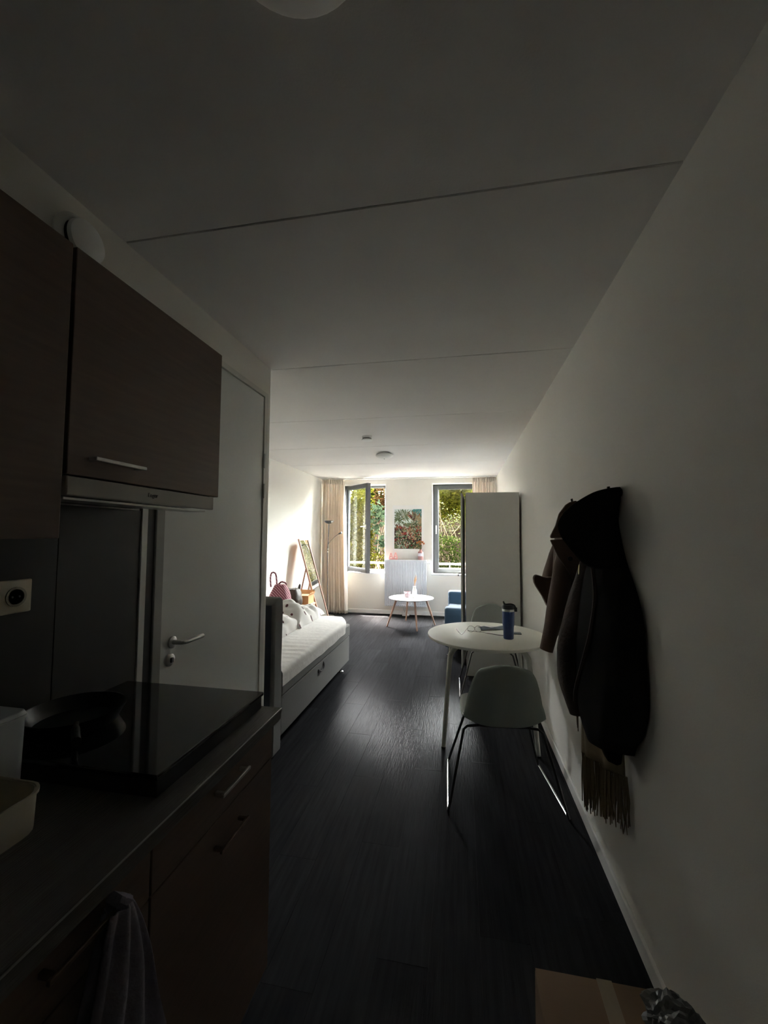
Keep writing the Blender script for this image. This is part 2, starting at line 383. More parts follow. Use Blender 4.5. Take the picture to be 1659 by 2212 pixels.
lk = MB().lathe([(.0255, 0), (.0255, .008), (.023, .010)], (XK - .004, 1.595, .972), 24, 'x').build('lock_rose', STEEL, leaf, smooth=True)
MB().box(XK + .005, XK + .014, 1.588, 1.602, .962, .982).build('thumb_turn', LAMPMETAL, leaf, bevel=.002)
for z in (.25, 1.785, 1.975):
    MB().tube([(XK + .006, 2.397, z - .045), (XK + .006, 2.397, z + .045)], .0075, 10).build('hinge', STEEL, d1, smooth=True)
st = thing('trim_1', (XK, 1.42, .9), 'pale upright strip with a black strip painted as a shadow gap beside the door', 'trim', kind='structure')
box('edge_strip', (XK, XK + .016, 1.392, 1.422, .9, 2.43), WHITE, st, .002)
box('painted_shadow_gap', (XK, XK + .004, 1.4225, 1.4745, .0, 2.43), BLACK, st, 0)  # flat black strip, its colour stands in for a shaded recess

# ------------------------------------------------------------------ kitchen
XU = -.88
def bar_handle(parent, x, y0, y1, z, r=.005, m=STEEL):
    b = MB(); b.box(x, x + .028, y0 + .006, y0 + .016, z - .005, z + .005); b.box(x, x + .028, y1 - .016, y1 - .006, z - .005, z + .005)
    b.box(x + .022, x + .030, y0, y1, z - .0045, z + .0045); return b.build('handle', m, parent, bevel=.002)
c = thing('wall_cabinet', (-1.05, 1.07, 1.647), 'brown wood wall cabinet with a bar handle, above the cooker hood', 'cabinet', 'kitchen wall cabinets')
box('cabinet_body', (XK + .002, XU - .02, .776, 1.372, 1.649, 2.18), CABDARK, c, .001)
dr = box('cabinet_door', (XU - .019, XU, .777, 1.371, 1.647, 2.182), CABWOOD, c, .002)
bar_handle(dr, XU, .825, .985, 1.69)
c = thing('wall_cabinet', (-1.05, .45, 1.5), 'taller brown wall cabinet at the left edge, reaching below the hood', 'cabinet', 'kitchen wall cabinets')
box('cabinet_body', (XK + .002, XU - .02, .17, .769, 1.502, 2.18), CABDARK, c, .001)
box('cabinet_door', (XU - .019, XU, .172, .768, 1.5, 2.182), CABWOOD, c, .002)
hdt = thing('cooker_hood', (-1.05, 1.055, 1.59), 'slim pale grey cooker hood under the wall cabinet', 'cooker hood')
box('hood_body', (XK + .01, XU - .012, .78, 1.335, 1.605, 1.645), LAMPMETAL, hdt, .002)
box('hood_front', (XU - .011, XU + .004, .775, 1.337, 1.598, 1.643), mat('pale_hood_front', (.42, .40, .36), .35, var=.04), hdt, .003)
box('hood_visor', (XU - .10, XU - .02, .79, 1.325, 1.590, 1.596), STEEL, hdt, .001)
tcv = bpy.data.curves.new('lettering', 'FONT'); tcv.body = 'Enger'; tcv.size = .017; tcv.align_x = 'CENTER'; tcv.extrude = .0003
tmp = bpy.data.objects.new('lettering_source', tcv); tcv.materials.append(BLACK)
COL.objects.link(tmp); tme = bpy.data.meshes.new_from_object(tmp.evaluated_get(bpy.context.evaluated_depsgraph_get())); bpy.data.objects.remove(tmp)
to = bpy.data.objects.new('lettering', tme); COL.objects.link(to)
to.parent = hdt; to.location = (XU + .0046 + 1.05, 1.04 - 1.055, 1.6165 - 1.59); to.rotation_euler = (rad(90), 0, rad(90))
sp = thing('splashback', (XK, .6, .92), 'dark taupe splashback panels behind the hob', 'splashback', kind='structure')
for a, bb in ((-.2, .43), (.433, 1.06), (1.063, 1.39)): box('splashback_panel', (XK + .001, XK + .011, a, bb, .922, 1.60), SPLASH, sp, .001)
so = thing('wall_socket', (XK + .011, .942, 1.335), 'cream wall socket on the dark splashback', 'socket')
box('cover_plate', (XK + .0112, XK + .021, .895, .982, 1.29, 1.382), CREAM, so, .004)
MB().lathe([(.027, 0), (.027, .004), (.021, .004), (.021, .0005), (.0, .0005)], (XK + .0205, .938, 1.336), 24, 'x').build('socket_insert', mat('socket_grey', (.33, .31, .25), .5), so, smooth=True)
for dy in (-.0095, .0095): MB().lathe([(.0028, 0), (.0028, .002)], (XK + .0212, .938 + dy, 1.336), 8, 'x').build('socket_hole', BLACK, so)
# worktop and base units
wt = MB().box(XK + .012, -.608, -.3, 1.355, .882, .92).build('worktop', COUNTER, loc=(-.92, .5, .882), bevel=.003)
tag(wt, 'dark kitchen worktop with a highlight strip drawn along its front edge', 'worktop')
box('edge_highlight', (-.6085, -.6065, -.3, 1.355, .9165, .9195), STEEL, wt, 0)  # thin pale sliver drawn in for the highlight along the worktop edge
XB = -.632
BRONZE = mat('dark_bronze_handle', (.22, .16, .13), .3, .9)
def base_unit(y0, y1, label, fronts, hy):
    t = thing('base_cabinet', (-.92, (y0 + y1) / 2, 0), label, 'cabinet', 'kitchen base cabinets')
    box('cabinet_body', (XK + .02, XB - .02, y0, y1, .1, .88), CABDARK, t, .001)
    box('plinth', (XK + .05, XB - .06, y0, y1, 0, .1), CABDARK, t, .001)
    for i, (z0, z1, hz) in enumerate(fronts):
        f = box('drawer' if z1 - z0 < .3 else 'cabinet_door', (XB - .019, XB, y0 + .0015, y1 - .0015, z0, z1), CABWOOD, t, .002)
        bar_handle(f, XB, hy[0], hy[1], hz, m=STEEL if i == 0 and y0 > .7 else BRONZE)
    return t
base_unit(.785, 1.338, 'brown base cabinet under the hob, nearest the bed', [(.765, .877, .838), (.102, .762, .70)], (1.0, 1.14))
base_unit(.445, .783, 'brown base cabinet with a tea towel on its handle', [(.765, .877, .843), (.102, .762, .70)], (.545, .70))
base_unit(-.3, .443, 'brown base cabinet at the lower left corner of the view', [(.102, .877, .80)], (.1, .25))
hob = thing('hob', (-.93, 1.07, .92), 'glossy black glass hob raised on the worktop', 'hob')
box('hob_body', (XK + .03, -.672, .842, 1.335, .9205, .962), BLACK, hob, .003)
box('glass_top', (XK + .025, -.667, .836, 1.34, .962, .974), BLACKGLASS, hob, .003)
pan = thing('frying_pan', (-1.09, 1.02, .974), 'black frying pan on the back of the hob', 'pan')
MB().lathe([(.0, .003), (.098, .003), (.122, .04), (.126, .04), (.104, .0), (0, .0)], (-1.085, 1.02, .9745), 32, cap=False).build('pan_body', mat('black_pan_coating', (.012, .012, .013), .3, var=.03), pan, smooth=True)
MB().tube(spline([(-1.0, .945, 1.010), (-.96, .905, 1.018), (-.885, .838, 1.026)], 5), [.007] * 5 + [.010] * 5 + [.011], 10).build('pan_handle', mat('matt_black_handle', (.012, .012, .012), .8, spec=.1), pan, smooth=True)
# containers on the worktop
def rrect(cx, cy, hx, hy, r, n=5):
    o = []
    for q, (sx, sy) in enumerate(((1, 1), (-1, 1), (-1, -1), (1, -1))):
        for k in range(n + 1):
            a = (q + k / n) * math.pi / 2; o.append((cx + sx * (hx - r) + r * math.cos(a), cy + sy * (hy - r) + r * math.sin(a)))
    return o
TUBW = mat('frosted_white_plastic', (.62, .66, .68), .4, var=.03)
def tub(name, cx, cy, hx, hy, z0, z1, r, m, label, cat, lid=None, taper=.96, open_=True, th=.003):
    t = thing(name, (cx, cy, z0), label, cat)
    R = lambda k, z: [(x, y, z) for x, y in rrect(cx, cy, hx * k, hy * k, r)]
    rings = [R(taper, z0), R(1, z1)]
    if open_: rings += [[(x, y, z1) for x, y in rrect(cx, cy, hx - th, hy - th, r)], [(x, y, z0 + th) for x, y in rrect(cx, cy, hx * taper - th, hy * taper - th, r)]]
    MB().loft(rings).build('container_body', m, t, smooth=True)
    MB().loft([[(x, y, z1 - .004) for x, y in rrect(cx, cy, hx + .003, hy + .003, r)], [(x, y, z1 + .002) for x, y in rrect(cx, cy, hx + .003, hy + .003, r)],
               [(x, y, z1 + .002) for x, y in rrect(cx, cy, hx - .001, hy - .001, r)], [(x, y, z1 - .004) for x, y in rrect(cx, cy, hx - .001, hy - .001, r)]], True, False).build('rim', m, t, smooth=True)
    if lid: MB().loft([[(x, y, z1 + .003) for x, y in rrect(cx, cy, hx + .002, hy + .002, r)], [(x, y, z1 + lid) for x, y in rrect(cx, cy, hx * .97, hy * .97, r)]]).build('lid', m, t, smooth=True, bevel=.002)
    return t
tub('storage_tray', -.95, .605, .115, .128, .9205, .995, .045, CREAM, 'open cream tray at the front of the worktop', 'tray', taper=.985)
tub('jug', -1.07, .783, .065, .043, .9205, 1.085, .02, TUBW, 'tall frosted white container behind the cream tray', 'container', lid=.012)
tub('storage_jar', -1.172, .79, .026, .034, .9205, 1.10, .012, PLASTICW, 'white container against the splashback, behind the frosted one', 'container', lid=.02)
# tea towel over the handle
TOWEL = cloth_mat('lilac_tea_towel', (.30, .28, .33), .1, .4, 90)
tw = thing('tea_towel', (-.59, .67, .40), 'lilac grey tea towel hung over a cabinet handle', 'towel')
b = MB()
def towel_fn(u, v):
    z = .856 - v * .48; wd = .022 + .085 * min(1, v * 1.6) ** .8; a = (u - .5) * 2
    return (-.594 + .012 * math.sin(u * 19 + v * 1.5) * min(1, v * 3 + .2) + .014 * v + .018 * (1 - abs(a)) * (1 - v), .665 + a * wd + .004 * math.sin(v * 9), z)
b.grid(towel_fn, 40, 24); b.build('towel_front', TOWEL, tw, smooth=True, solid=.004)
MB().grid(lambda u, v: (-.614 + .005 * math.sin(u * 15), .665 + (u - .5) * 2 * (.02 + .06 * v), .854 - v * .2), 16, 8).build('towel_back', TOWEL, tw, smooth=True, solid=.003)
MB().tube([(-.618, .665 + .012, .85), (-.612, .667, .862), (-.598, .667, .862), (-.590, .665 + .012, .85)], .012, 8).build('towel_fold', TOWEL, tw, smooth=True)

# air valve above the cabinets
av = thing('air_vent', (XK, 1.085, 2.46), 'round white air valve on the wall above the cabinets', 'vent')
MB().lathe([(.085, 0), (.085, .006), (.072, .016), (.062, .016), (.062, .0)], (XK + .001, 1.085, 2.46), 36, 'x', cap=False).build('vent_ring', PLASTICW, av, smooth=True)
MB().lathe([(.0, .018), (.055, .018), (.064, .026), (.062, .040), (.052, .045), (.0, .045)], (XK + .004, 1.085, 2.46), 36, 'x', cap=False).build('vent_disc', mat('bright_white_enamel', (.92, .93, .93), .35, var=.01), av, smooth=True)
MB().lathe([(.008, 0), (.008, .03)], (XK + .001, 1.085, 2.46), 12, 'x').build('vent_stem', STEEL, av)
MB().lathe([(.0, .0015), (.061, .0015)], (XK, 1.085, 2.46), 24, 'x', cap=False).build('vent_throat', BLACK, av)

# ------------------------------------------------------------------ ceiling fittings
def dome_lamp(cx, cy, r, h, label):
    t = thing('ceiling_lamp', (cx, cy, ZC - h), label, 'lamp', 'dome ceiling lamps')
    MB().lathe([(r * .55, 0), (r * .55, -.02), (r * .5, -.02)], (cx, cy, ZC), 32).build('lamp_base', PLASTICW, t, smooth=True)
    pr = [(r * .62, -.018), (r * .95, -.022), (r, -.032)] + [(r * math.cos(a), -.032 - (h - .032) * math.sin(a)) for a in [rad(12 * k) for k in range(1, 8)]] + [(.001, -h)]
    MB().lathe(pr, (cx, cy, ZC), 40).build('lamp_shade', OPAL, t, smooth=True)
    MB().lathe([(.008, -h + .001), (.008, -h - .008), (.004, -h - .011)], (cx, cy, ZC), 12).build('knob', STEEL, t, smooth=True)
dome_lamp(-.283, .588, .15, .09, 'dome ceiling lamp cut off by the top of the picture')
dome_lamp(-1.0, 5.32, .118, .075, 'dome ceiling lamp above the middle of the living area')
sd = thing('smoke_detector', (-1.02, 4.38, 2.555), 'round white smoke detector with a dark slot on the ceiling', 'smoke detector')
MB().lathe([(.056, 0), (.056, -.022), (.05, -.022)], (-1.02, 4.38, ZC), 32).build('detector_base', PLASTICW, sd, smooth=True)
MB().lathe([(.05, -.0225), (.05, -.033)], (-1.02, 4.38, ZC), 32).build('slot', BLACK, sd, smooth=True)
MB().lathe([(.056, -.0332), (.061, -.037), (.058, -.045), (.03, -.05), (.0, -.051)], (-1.02, 4.38, ZC), 32).build('detector_cover', PLASTICW, sd, smooth=True)

# ------------------------------------------------------------------ bed
BX0, BX1, BY0, BY1 = -2.655, -1.255, 2.77, 4.60
bd = thing('bed', ((BX0 + BX1) / 2, 3.7, 0), 'charcoal box-spring bed with a white sheet', 'bed')
b = MB().loft([[(BX0, y, z) for y, z in q] for q in []] or [[(x, y, z) for x, y in rrect((BX0 + BX1) / 2, (BY0 + BY1) / 2, (BX1 - BX0) / 2, (BY1 - BY0) / 2, .03)] for z in (.095, .365)])
b.build('lower_box', GREYFAB, bd, smooth=True, bevel=.008)
MB().loft([[(x, y, z) for x, y in rrect((BX0 + BX1) / 2, (BY0 + BY1) / 2, (BX1 - BX0) / 2 + .006, (BY1 - BY0) / 2 + .006, .04)] for z in (.37, .50)]).build('mattress', GREYFAB, bd, smooth=True, bevel=.012)
# headboard with a rounded padded edge
hbpr = []
for (y, z) in ((2.635, .02), (2.635, 1.05), (2.66, 1.075), (2.735, 1.075), (2.765, 1.05), (2.770, .98), (2.764, .72), (2.758, .60), (2.770, .5), (2.768, .02)): hbpr.append((y, z))
MB().prism(hbpr, 'x', BX0 - .01, BX1 + .012).build('headboard', GREYFAB, bd, smooth=True, bevel=.014, seg=3)
box('headboard_back', (BX0, BX1 - .012, 2.629, 2.6345, .03, 1.03), NAVYFAB, bd, .001)
for x, y in ((BX1 - .07, BY1 - .13), (BX0 + .07, BY1 - .13), (BX1 - .07, BY0 + .1), (BX0 + .07, BY0 + .1)):
    MB().lathe([(.036, 0), (.036, .008), (.022, .012), (.022, .096)], (x, y, 0), 16).build('leg', CHROME, bd, smooth=True)
bh = MB().tube(spline([(BX1 + .002, 3.57, .30), (BX1 + .012, 3.60, .285), (BX1 + .016, 3.64, .288), (BX1 + .012, 3.68, .305), (BX1 + .002, 3.70, .33)], 5), .006, 8).build('pull_handle', CHAIRLEG, bd, smooth=True)
MB().box(BX1 - .001, BX1 + .006, 3.555, 3.58, .285, .315).build('handle_mount', LAMPMETAL, bh, bevel=.002)
MB().box(BX1 - .001, BX1 + .006, 3.69, 3.712, .315, .345).build('handle_mount', LAMPMETAL, bh, bevel=.002)
# fitted sheet: a rounded skin over the mattress with a wavy hem and pull folds
b = MB(); NU, NV = 96, 60
sx0, sx1, sy0, sy1, zt = BX0 - .002, BX1 + .014, BY0 + .004, 4.68, .562
def sheet_fn(u, v):
    # u runs across the bed from the wall side over the top and down the right side; v along the bed
    L = (sx1 - sx0); drop = .085; r = .035
    y = sy0 + (sy1 - sy0) * min(v / .94, 1)
    foot = max(0, (v - .94) / .06)
    hem = .016 * nz(v * 3.2, 2.2) + .008 * nz(v * 11, 7)
    s = u * (L + drop + .02)
    wr = .006 * math.sin(y * 58 + 5 * nz(y * 2, u * 3)) * max(0, min(1, (u - .45) * 3)) * max(0, 1 - abs(y - 3.25) / .7) + .006 * nz(u * 7, v * 9, 1)
    corner = max(0, (y - 4.3) / .38)
    if s < L - r: x, z = sx0 + s, zt + wr
    elif s < L - r + r * 1.57:
        a = (s - L + r) / r; x, z = sx1 - r + r * math.sin(a), zt - r + r * math.cos(a) + wr
    else:
        d = s - (L - r + r * 1.57); x, z = sx1, zt - r - d * (1 + hem * 10)
    x -= corner ** 2.2 * .14 * max(0, min(1, (u - .6) * 2.5))
    if foot > 0: z -= foot * .09; y = sy1 - .002 + .012 * math.sin(min(1, foot) * 1.57)
    return (x, y, z)
b.grid(sheet_fn, NU, NV); b.build('bed_sheet', SHEET, bd, smooth=True)
# duvet with a dark dot print
def duvet_mat():
    m = bpy.data.materials.new('dotted_duvet_cotton'); m.use_nodes = True; n = m.node_tree.nodes; L = m.node_tree.links; p = n['Principled BSDF']
    tc = n.new('ShaderNodeTexCoord'); vo = n.new('ShaderNodeTexVoronoi'); vo.inputs['Scale'].default_value = 9.0; vo.feature = 'F1'; vo.voronoi_dimensions = '2D'
    vo.inputs['Randomness'].default_value = .75
    L.new(tc.outputs['UV'], vo.inputs['Vector'])
    r = n.new('ShaderNodeMath'); r.operation = 'LESS_THAN'; r.inputs[1].default_value = .13; L.new(vo.outputs['Distance'], r.inputs[0])
    cr = n.new('ShaderNodeValToRGB'); cr.color_ramp.elements[0].color = (.10, .015, .02, 1); cr.color_ramp.elements[1].color = (.05, .03, .03, 1)
    L.new(vo.outputs['Color'], cr.inputs[0])
    mx = n.new('ShaderNodeMixRGB'); mx.inputs[1].default_value = (.72, .70, .67, 1)
    L.new(r.outputs[0], mx.inputs[0]); L.new(cr.outputs[0], mx.inputs[2]); L.new(mx.outputs[0], p.inputs['Base Color']); p.inputs['Roughness'].default_value = .9
    return m
DUVET = duvet_mat()
def duvet_lump(name, x0, x1, y0, y1, zb, h, seed, parent):
    b = MB(); n = 44; uvs = []
    def prof(t): return max(0, 1 - abs(2 * t - 1) ** 3.2) ** .42
    def top(u, v):
        x = x0 + (x1 - x0) * u; y = y0 + (y1 - y0) * v
        e = prof(u) * prof(v)
        hh = h * e * (.78 + .38 * nz(u * 2.6 + seed, v * 3.1, seed) + .26 * math.sin((u * .8 + v * 2.2) * 5 + seed + 2 * nz(u * 3, v * 3, seed)) * .6 + .26 * abs(nz(u * 6, v * 6, seed)) + .10 * nz(u * 14, v * 14, seed))
        x += .045 * nz(v * 4, seed, 2) * (u - .3); y += .05 * nz(u * 4, seed, 5) * (v - .5) * 2
        return (x, y, zb + max(hh, .0))
    b.grid(top, n, n)
    o = b.build(name, DUVET, parent, smooth=True)
    uv = o.data.uv_layers.new(name='uv')
    for lp in o.data.loops:
        k = lp.vertex_index; i, j = k % (n + 1), k // (n + 1); uv.data[lp.index].uv = (i / n * (x1 - x0), j / n * (y1 - y0))
    return o
dv = thing('duvet', (-2.1, 4.1, .565), 'crumpled white duvet with dark dots heaped on the bed', 'duvet')
duvet_lump('duvet_fold', -2.64, -1.60, 3.95, 4.78, .566, .19, 1.3, dv)
duvet_lump('duvet_fold', -2.64, -1.62, 3.30, 4.30, .566, .15, 4.1, dv)

# ------------------------------------------------------------------ low bench, boxes and bags beyond the bed
bn = thing('low_bench', (-2.43, 5.65, 0), 'low tan wooden bench along the left wall beyond the bed', 'bench')
box('bench_top', (-2.67, -2.22, 5.0, 6.12, .44, .47), WOOD, bn, .004)
for x in (-2.64, -2.26):
    for y in (5.05, 6.05): box('leg', (x - .02, x + .02, y - .02, y + .02, 0, .439), WOOD, bn, .003)
ORCARD = mat('orange_cardboard', (.62, .33, .15), .8, var=.06)
bx = thing('cardboard_box', (-2.36, 5.98, .471), 'small orange brown box on the bench below the mirror', 'box')
b = MB(); b.box(-2.50, -2.24, 5.86, 6.09, .471, .60); b.build('box_body', ORCARD, bx, bevel=.002)
MB().add([(-2.50, 6.09, .60), (-2.24, 6.09, .60), (-2.24, 6.13, .655), (-2.50, 6.13, .655)], [(0, 1, 2, 3)]).build('flap', ORCARD, bx, solid=.004)
MB().add([(-2.24, 5.86, .60), (-2.24, 6.09, .60), (-2.215, 6.09, .64), (-2.215, 5.86, .64)], [(0, 1, 2, 3)]).build('flap', ORCARD, bx, solid=.004)
STRIPE = bpy.data.materials.new('pink_striped_canvas'); STRIPE.use_nodes = True
n = STRIPE.node_tree.nodes; L = STRIPE.node_tree.links; p = n['Principled BSDF']; tc = n.new('ShaderNodeTexCoord'); wv = n.new('ShaderNodeTexWave'); wv.bands_direction = 'DIAGONAL'; wv.inputs['Scale'].default_value = 14
cr = n.new('ShaderNodeValToRGB'); cr.color_ramp.interpolation = 'CONSTANT'; cr.color_ramp.elements[0].color = (.13, .022, .038, 1); cr.color_ramp.elements[1].color = (.34, .17, .19, 1); cr.color_ramp.elements[1].position = .6
L.new(tc.outputs['Object'], wv.inputs[0]); L.new(wv.outputs[0], cr.inputs[0]); L.new(cr.outputs[0], p.inputs['Base Color']); p.inputs['Roughness'].default_value = .85
def soft_bag(name, c, hx, hy, h, m, label, seed, handles=0, hm=None, squash=.6, zb=.471):
    t = thing(name, (c[0], c[1], zb), label, 'bag')
    rings = []
    for k in range(11):
        v = k / 10; s = (1 - .9 * v ** 2.2 * squash) * (.82 + .3 * math.sin(v * 2.6)); ring = []
        for j in range(28):
            a = 2 * math.pi * j / 28; q = 1 + .14 * nz(math.cos(a) * 2 + seed, math.sin(a) * 2, v * 3 + seed)
            ca, sa = math.cos(a), math.sin(a); se = (abs(ca) ** 3 + abs(sa) ** 3) ** (-1 / 3)
            ring.append((c[0] + hx * s * q * ca * se, c[1] + hy * s * q * sa * se, zb + h * v + .012 * nz(ca * 3, sa * 3, seed) * v))
        rings.append(ring)
    MB().loft(rings).build('bag_body', m, t, smooth=True)
    for pts in (hm or []): MB().tube(spline(pts, 6), .011, 8).build('bag_handle', m, t, smooth=True)
    return t
soft_bag('tote_bag', (-2.42, 5.28), .15, .13, .36, STRIPE, 'pink and red striped tote bag with two upright handles', 2.0,
         hm=[[(-2.53, 5.22, .80), (-2.545, 5.23, .92), (-2.53, 5.24, .99), (-2.49, 5.27, .975), (-2.475, 5.28, .86), (-2.47, 5.27, .80)],
             [(-2.48, 5.28, .80), (-2.43, 5.33, .86), (-2.385, 5.38, .83), (-2.40, 5.37, .77), (-2.43, 5.33, .73)]])
soft_bag('handbag', (-2.40, 5.62), .14, .14, .26, mat('dark_olive_leather', (.055, .042, .030), .6, bump=.3, bscale=30), 'dark olive soft handbag behind the striped tote', 5.0, squash=.35,
         hm=[[(-2.33, 5.66, .70), (-2.30, 5.67, .79), (-2.31, 5.70, .72)]])
soft_bag('plastic_bag', (-2.33, 5.07), .085, .065, .13, mat('grey_blue_plastic', (.16, .19, .23), .3), 'crumpled grey blue plastic bag below the striped tote', 8.0, squash=.5)

# ------------------------------------------------------------------ standing mirror
mr_ = thing('standing_mirror', (-2.4, 6.48, 0), 'narrow standing mirror in a wooden frame by the left wall', 'mirror')
mt, mb0 = Vector((-2.585, 0, 1.44)), Vector((-2.16, 0, .02)); md = (mt - mb0); ml = md.length; md.normalize(); mn = Vector((md.z, 0, -md.x))
def mxf(p): return Vector((mb0.x, 0, mb0.z)) + md * p.z + mn * p.x + Vector((0, p.y, 0))
for y in (6.285, 6.665): MB(mxf).box(-.014, .014, y - .011, y + .011, 0, ml).build('frame_stile', PINKWOOD, mr_, bevel=.003)
for z in (.05, ml - .028): MB(mxf).box(-.012, .012, 6.296, 6.654, z, z + .026).build('frame_rail', WOOD, mr_, bevel=.003)
MB(mxf).box(.000, .004, 6.296, 6.654, .076, ml - .028).build('mirror_glass', MIRROR, mr_)
MB(mxf).box(-.008, -.001, 6.296, 6.654, .076, ml - .028).build('backing_board', WOOD, mr_)
for y in (6.31, 6.64):
    q = mb0 + md * (ml * .66); MB().tube([(q.x - .02, y, q.z), (-2.665, y, .0125)], .0125, 8).build('rear_leg', PINKWOOD, mr_, smooth=True)
q = mb0 + md * (ml * .5); MB().tube(spline([(q.x - .01, 6.31, q.z), (q.x - .05, 6.31, q.z - .015), (q.x - .1, 6.31, q.z - .005)], 4), .003, 6).build('stay_chain', STEEL, mr_)

# ------------------------------------------------------------------ curtains
def curtain(name, x0a, x1a, x0b, x1b, z0, z1, yc, label, seed, folds=9):
    t = thing(name, ((x0a + x1a) / 2, yc, z0), label, 'curtain', 'beige window curtains')
    b = MB()
    def fn(u, v):
        z = z1 + (z0 - z1) * v; k = min(1, max(0, (v - .05) / .2))
        xa = x0a + (x0b - x0a) * v; xb = x1a + (x1b - x1a) * v
        ph = u * folds * 2 * math.pi + .9 * math.sin(u * 7 + seed) + .5 * nz(u * 5, v * 2, seed)
        am = .024 + .040 * k + .016 * nz(u * 3, v * 1.5, seed + 2)
        x = xa + (xb - xa) * u + .010 * math.sin(ph * 2 + 1) * k
        return (x, yc + am * math.sin(ph) + .012 * math.sin(ph * .5 + v * 2), z)
    b.grid(fn, 150, 40)
    b.build('curtain_cloth', CURTAIN, t, smooth=True, solid=.002)
    # gathered heading
    MB().grid(lambda u, v: (x0a + (x1a - x0a) * u, yc - .004 + (.016 + .012 * v) * math.sin(u * folds * 2.2 * 2 * math.pi + .5 * math.sin(u * 9)), z1 + .012 - .085 * v), 160, 4).build('curtain_heading', CURTAIN, t, smooth=True, solid=.003)
    return t
curtain('curtain', -2.665, -2.215, -2.655, -2.135, .03, 2.565, 7.63, 'full length beige curtain hanging left of the open window', 1.0)
curtain('curtain', .20, .625, .22, .625, .03, 2.565, 7.72, 'beige curtain in the right corner, above and behind the wardrobe', 3.0, folds=8)
rl = box('curtain_rail', (XL + .01, XR - .01, 7.66, 7.69, ZC - .018, ZC - .001), PLASTICW, None, .002, loc=(-1, 7.675, ZC - .018))
tag(rl, 'slim white curtain rail along the ceiling above both windows', 'curtain rail')

# ------------------------------------------------------------------ floor lamp
lx, ly = -2.44, 7.36
fl_ = thing('floor_lamp', (lx, ly, 0), 'dark uplighter floor lamp with a thin reading arm before the curtain', 'lamp')
MB().lathe([(.13, 0), (.13, .018), (.02, .026), (.0, .026)], (lx, ly, 0), 32).build('base', LAMPMETAL, fl_, smooth=True)
MB().tube([(lx, ly, .02), (lx - .012, ly, 1.2), (lx + .01, ly, 1.73)], .0085, 10).build('pole', LAMPMETAL, fl_, smooth=True)
MB().lathe([(.015, 1.715), (.05, 1.725), (.085, 1.750), (.098, 1.772), (.094, 1.772), (.08, 1.755), (.04, 1.735), (.0, 1.73)], (lx + .01, ly, 0), 32, cap=False).build('bowl_shade', LAMPMETAL, fl_, smooth=True)
arm = MB().tube(spline([(lx - .012, ly, 1.22), (lx - .01, ly, 1.31), (lx + .05, ly, 1.40), (lx + .15, ly - .01, 1.49), (lx + .215, ly - .02, 1.53)], 5), .0055, 8).build('reading_arm', LAMPMETAL, fl_, smooth=True)
MB().tube([(lx + .205, ly - .02, 1.525), (lx + .265, ly - .025, 1.552)], [.012, .02], 12).build('reading_head', LAMPMETAL, arm, smooth=True)
for z in (1.195, 1.245): MB().lathe([(.014, -.012), (.016, 0), (.014, .012)], (lx - .012, ly, z), 14).build('joint_ring', CHROME, fl_, smooth=True)

# ------------------------------------------------------------------ radiator with the things on it
rx0, rx1, ry0, ry1, rz0, rz1 = -1.435, -.645, 7.735, 7.82, .17, 1.045
ra = thing('radiator', (-1.04, 7.78, rz0), 'white panel radiator with upright ribs between the windows', 'radiator')
b = MB(); nrib = 24; prof = []; pw = (rx1 - rx0 - .02) / nrib
xs = []
for k in range(nrib):
    x = rx0 + .01 + k * pw
    xs += [(x, ry0 + .010), (x + pw * .22, ry0 + .010), (x + pw * .36, ry0), (x + pw * .86, ry0), (x + pw, ry0 + .010)]
xs = [(rx0, ry0 + .010)] + xs + [(rx1, ry0 + .010)]
b.loft([[(x, y, z) for x, y in xs] for z in (rz0 + .04, rz1 - .03)], False, False)
b.box(rx0, rx1, ry0 + .0105, ry0 + .024, rz0 + .004, rz1 - .004); b.box(rx0, rx1, ry0 + .002, ry0 + .012, rz0 + .004, rz0 + .041); b.box(rx0, rx1, ry0 + .002, ry0 + .012, rz1 - .031, rz1 - .004)
b.build('front_panel', RADWHITE, ra)
box('back_panel', (rx0, rx1, ry1 - .014, ry1, rz0 + .01, rz1 - .01), RADWHITE, ra, .004)
for x in (rx0, rx1 - .003): box('side_cover', (x - .002 if x == rx0 else x, x + .003 if x == rx0 else x + .005, ry0 + .004, ry1, rz0 + .02, rz1 + .002), RADWHITE, ra, .001)
b = MB(); b.box(rx0, rx1, ry0 + .002, ry1, rz1 - .003, rz1 + .003); b.build('top_grille', LACQUER, ra, bevel=.002)
for k in range(20): MB().box(rx0 + .03 + k * .038, rx0 + .05 + k * .038, ry0 - .0012, ry0 + .003, rz0 + .012, rz0 + .021).build('bottom_slot', mat('slot_shade', (.35, .37, .4), .6), ra)
vb = MB().tube([(rx1 + .004, ry0 + .03, .99), (rx1 + .035, ry0 + .03, .99)], .014, 12); vb.tube([(rx1 + .035, ry0 + .03, .99), (rx1 + .075, ry0 + .03, .99)], [.02, .022], 14); vb.build('thermostat_valve', PLASTICW, ra, smooth=True)
b = MB(); b.tube([(-1.06, ry0 + .04, rz0 + .005), (-1.06, ry0 + .04, .06)], .009); b.tube([(-1.01, ry0 + .04, rz0 + .005), (-1.01, ry0 + .04, .06)], .009); b.box(-1.085, -.985, ry0 + .015, ry0 + .065, .095, .135); b.build('supply_pipes', STEEL, ra, smooth=True)
box('floor_rosette', (-1.10, -.97, ry0 + .0, ry0 + .08, 0, .02), PLASTICW, ra, .004)
for x in (-1.36, -.72): MB().box(x - .012, x + .012, ry1, YW - .001, .3, .95).build('wall_bracket', RADWHITE, ra)
RT = rz1 + .0035
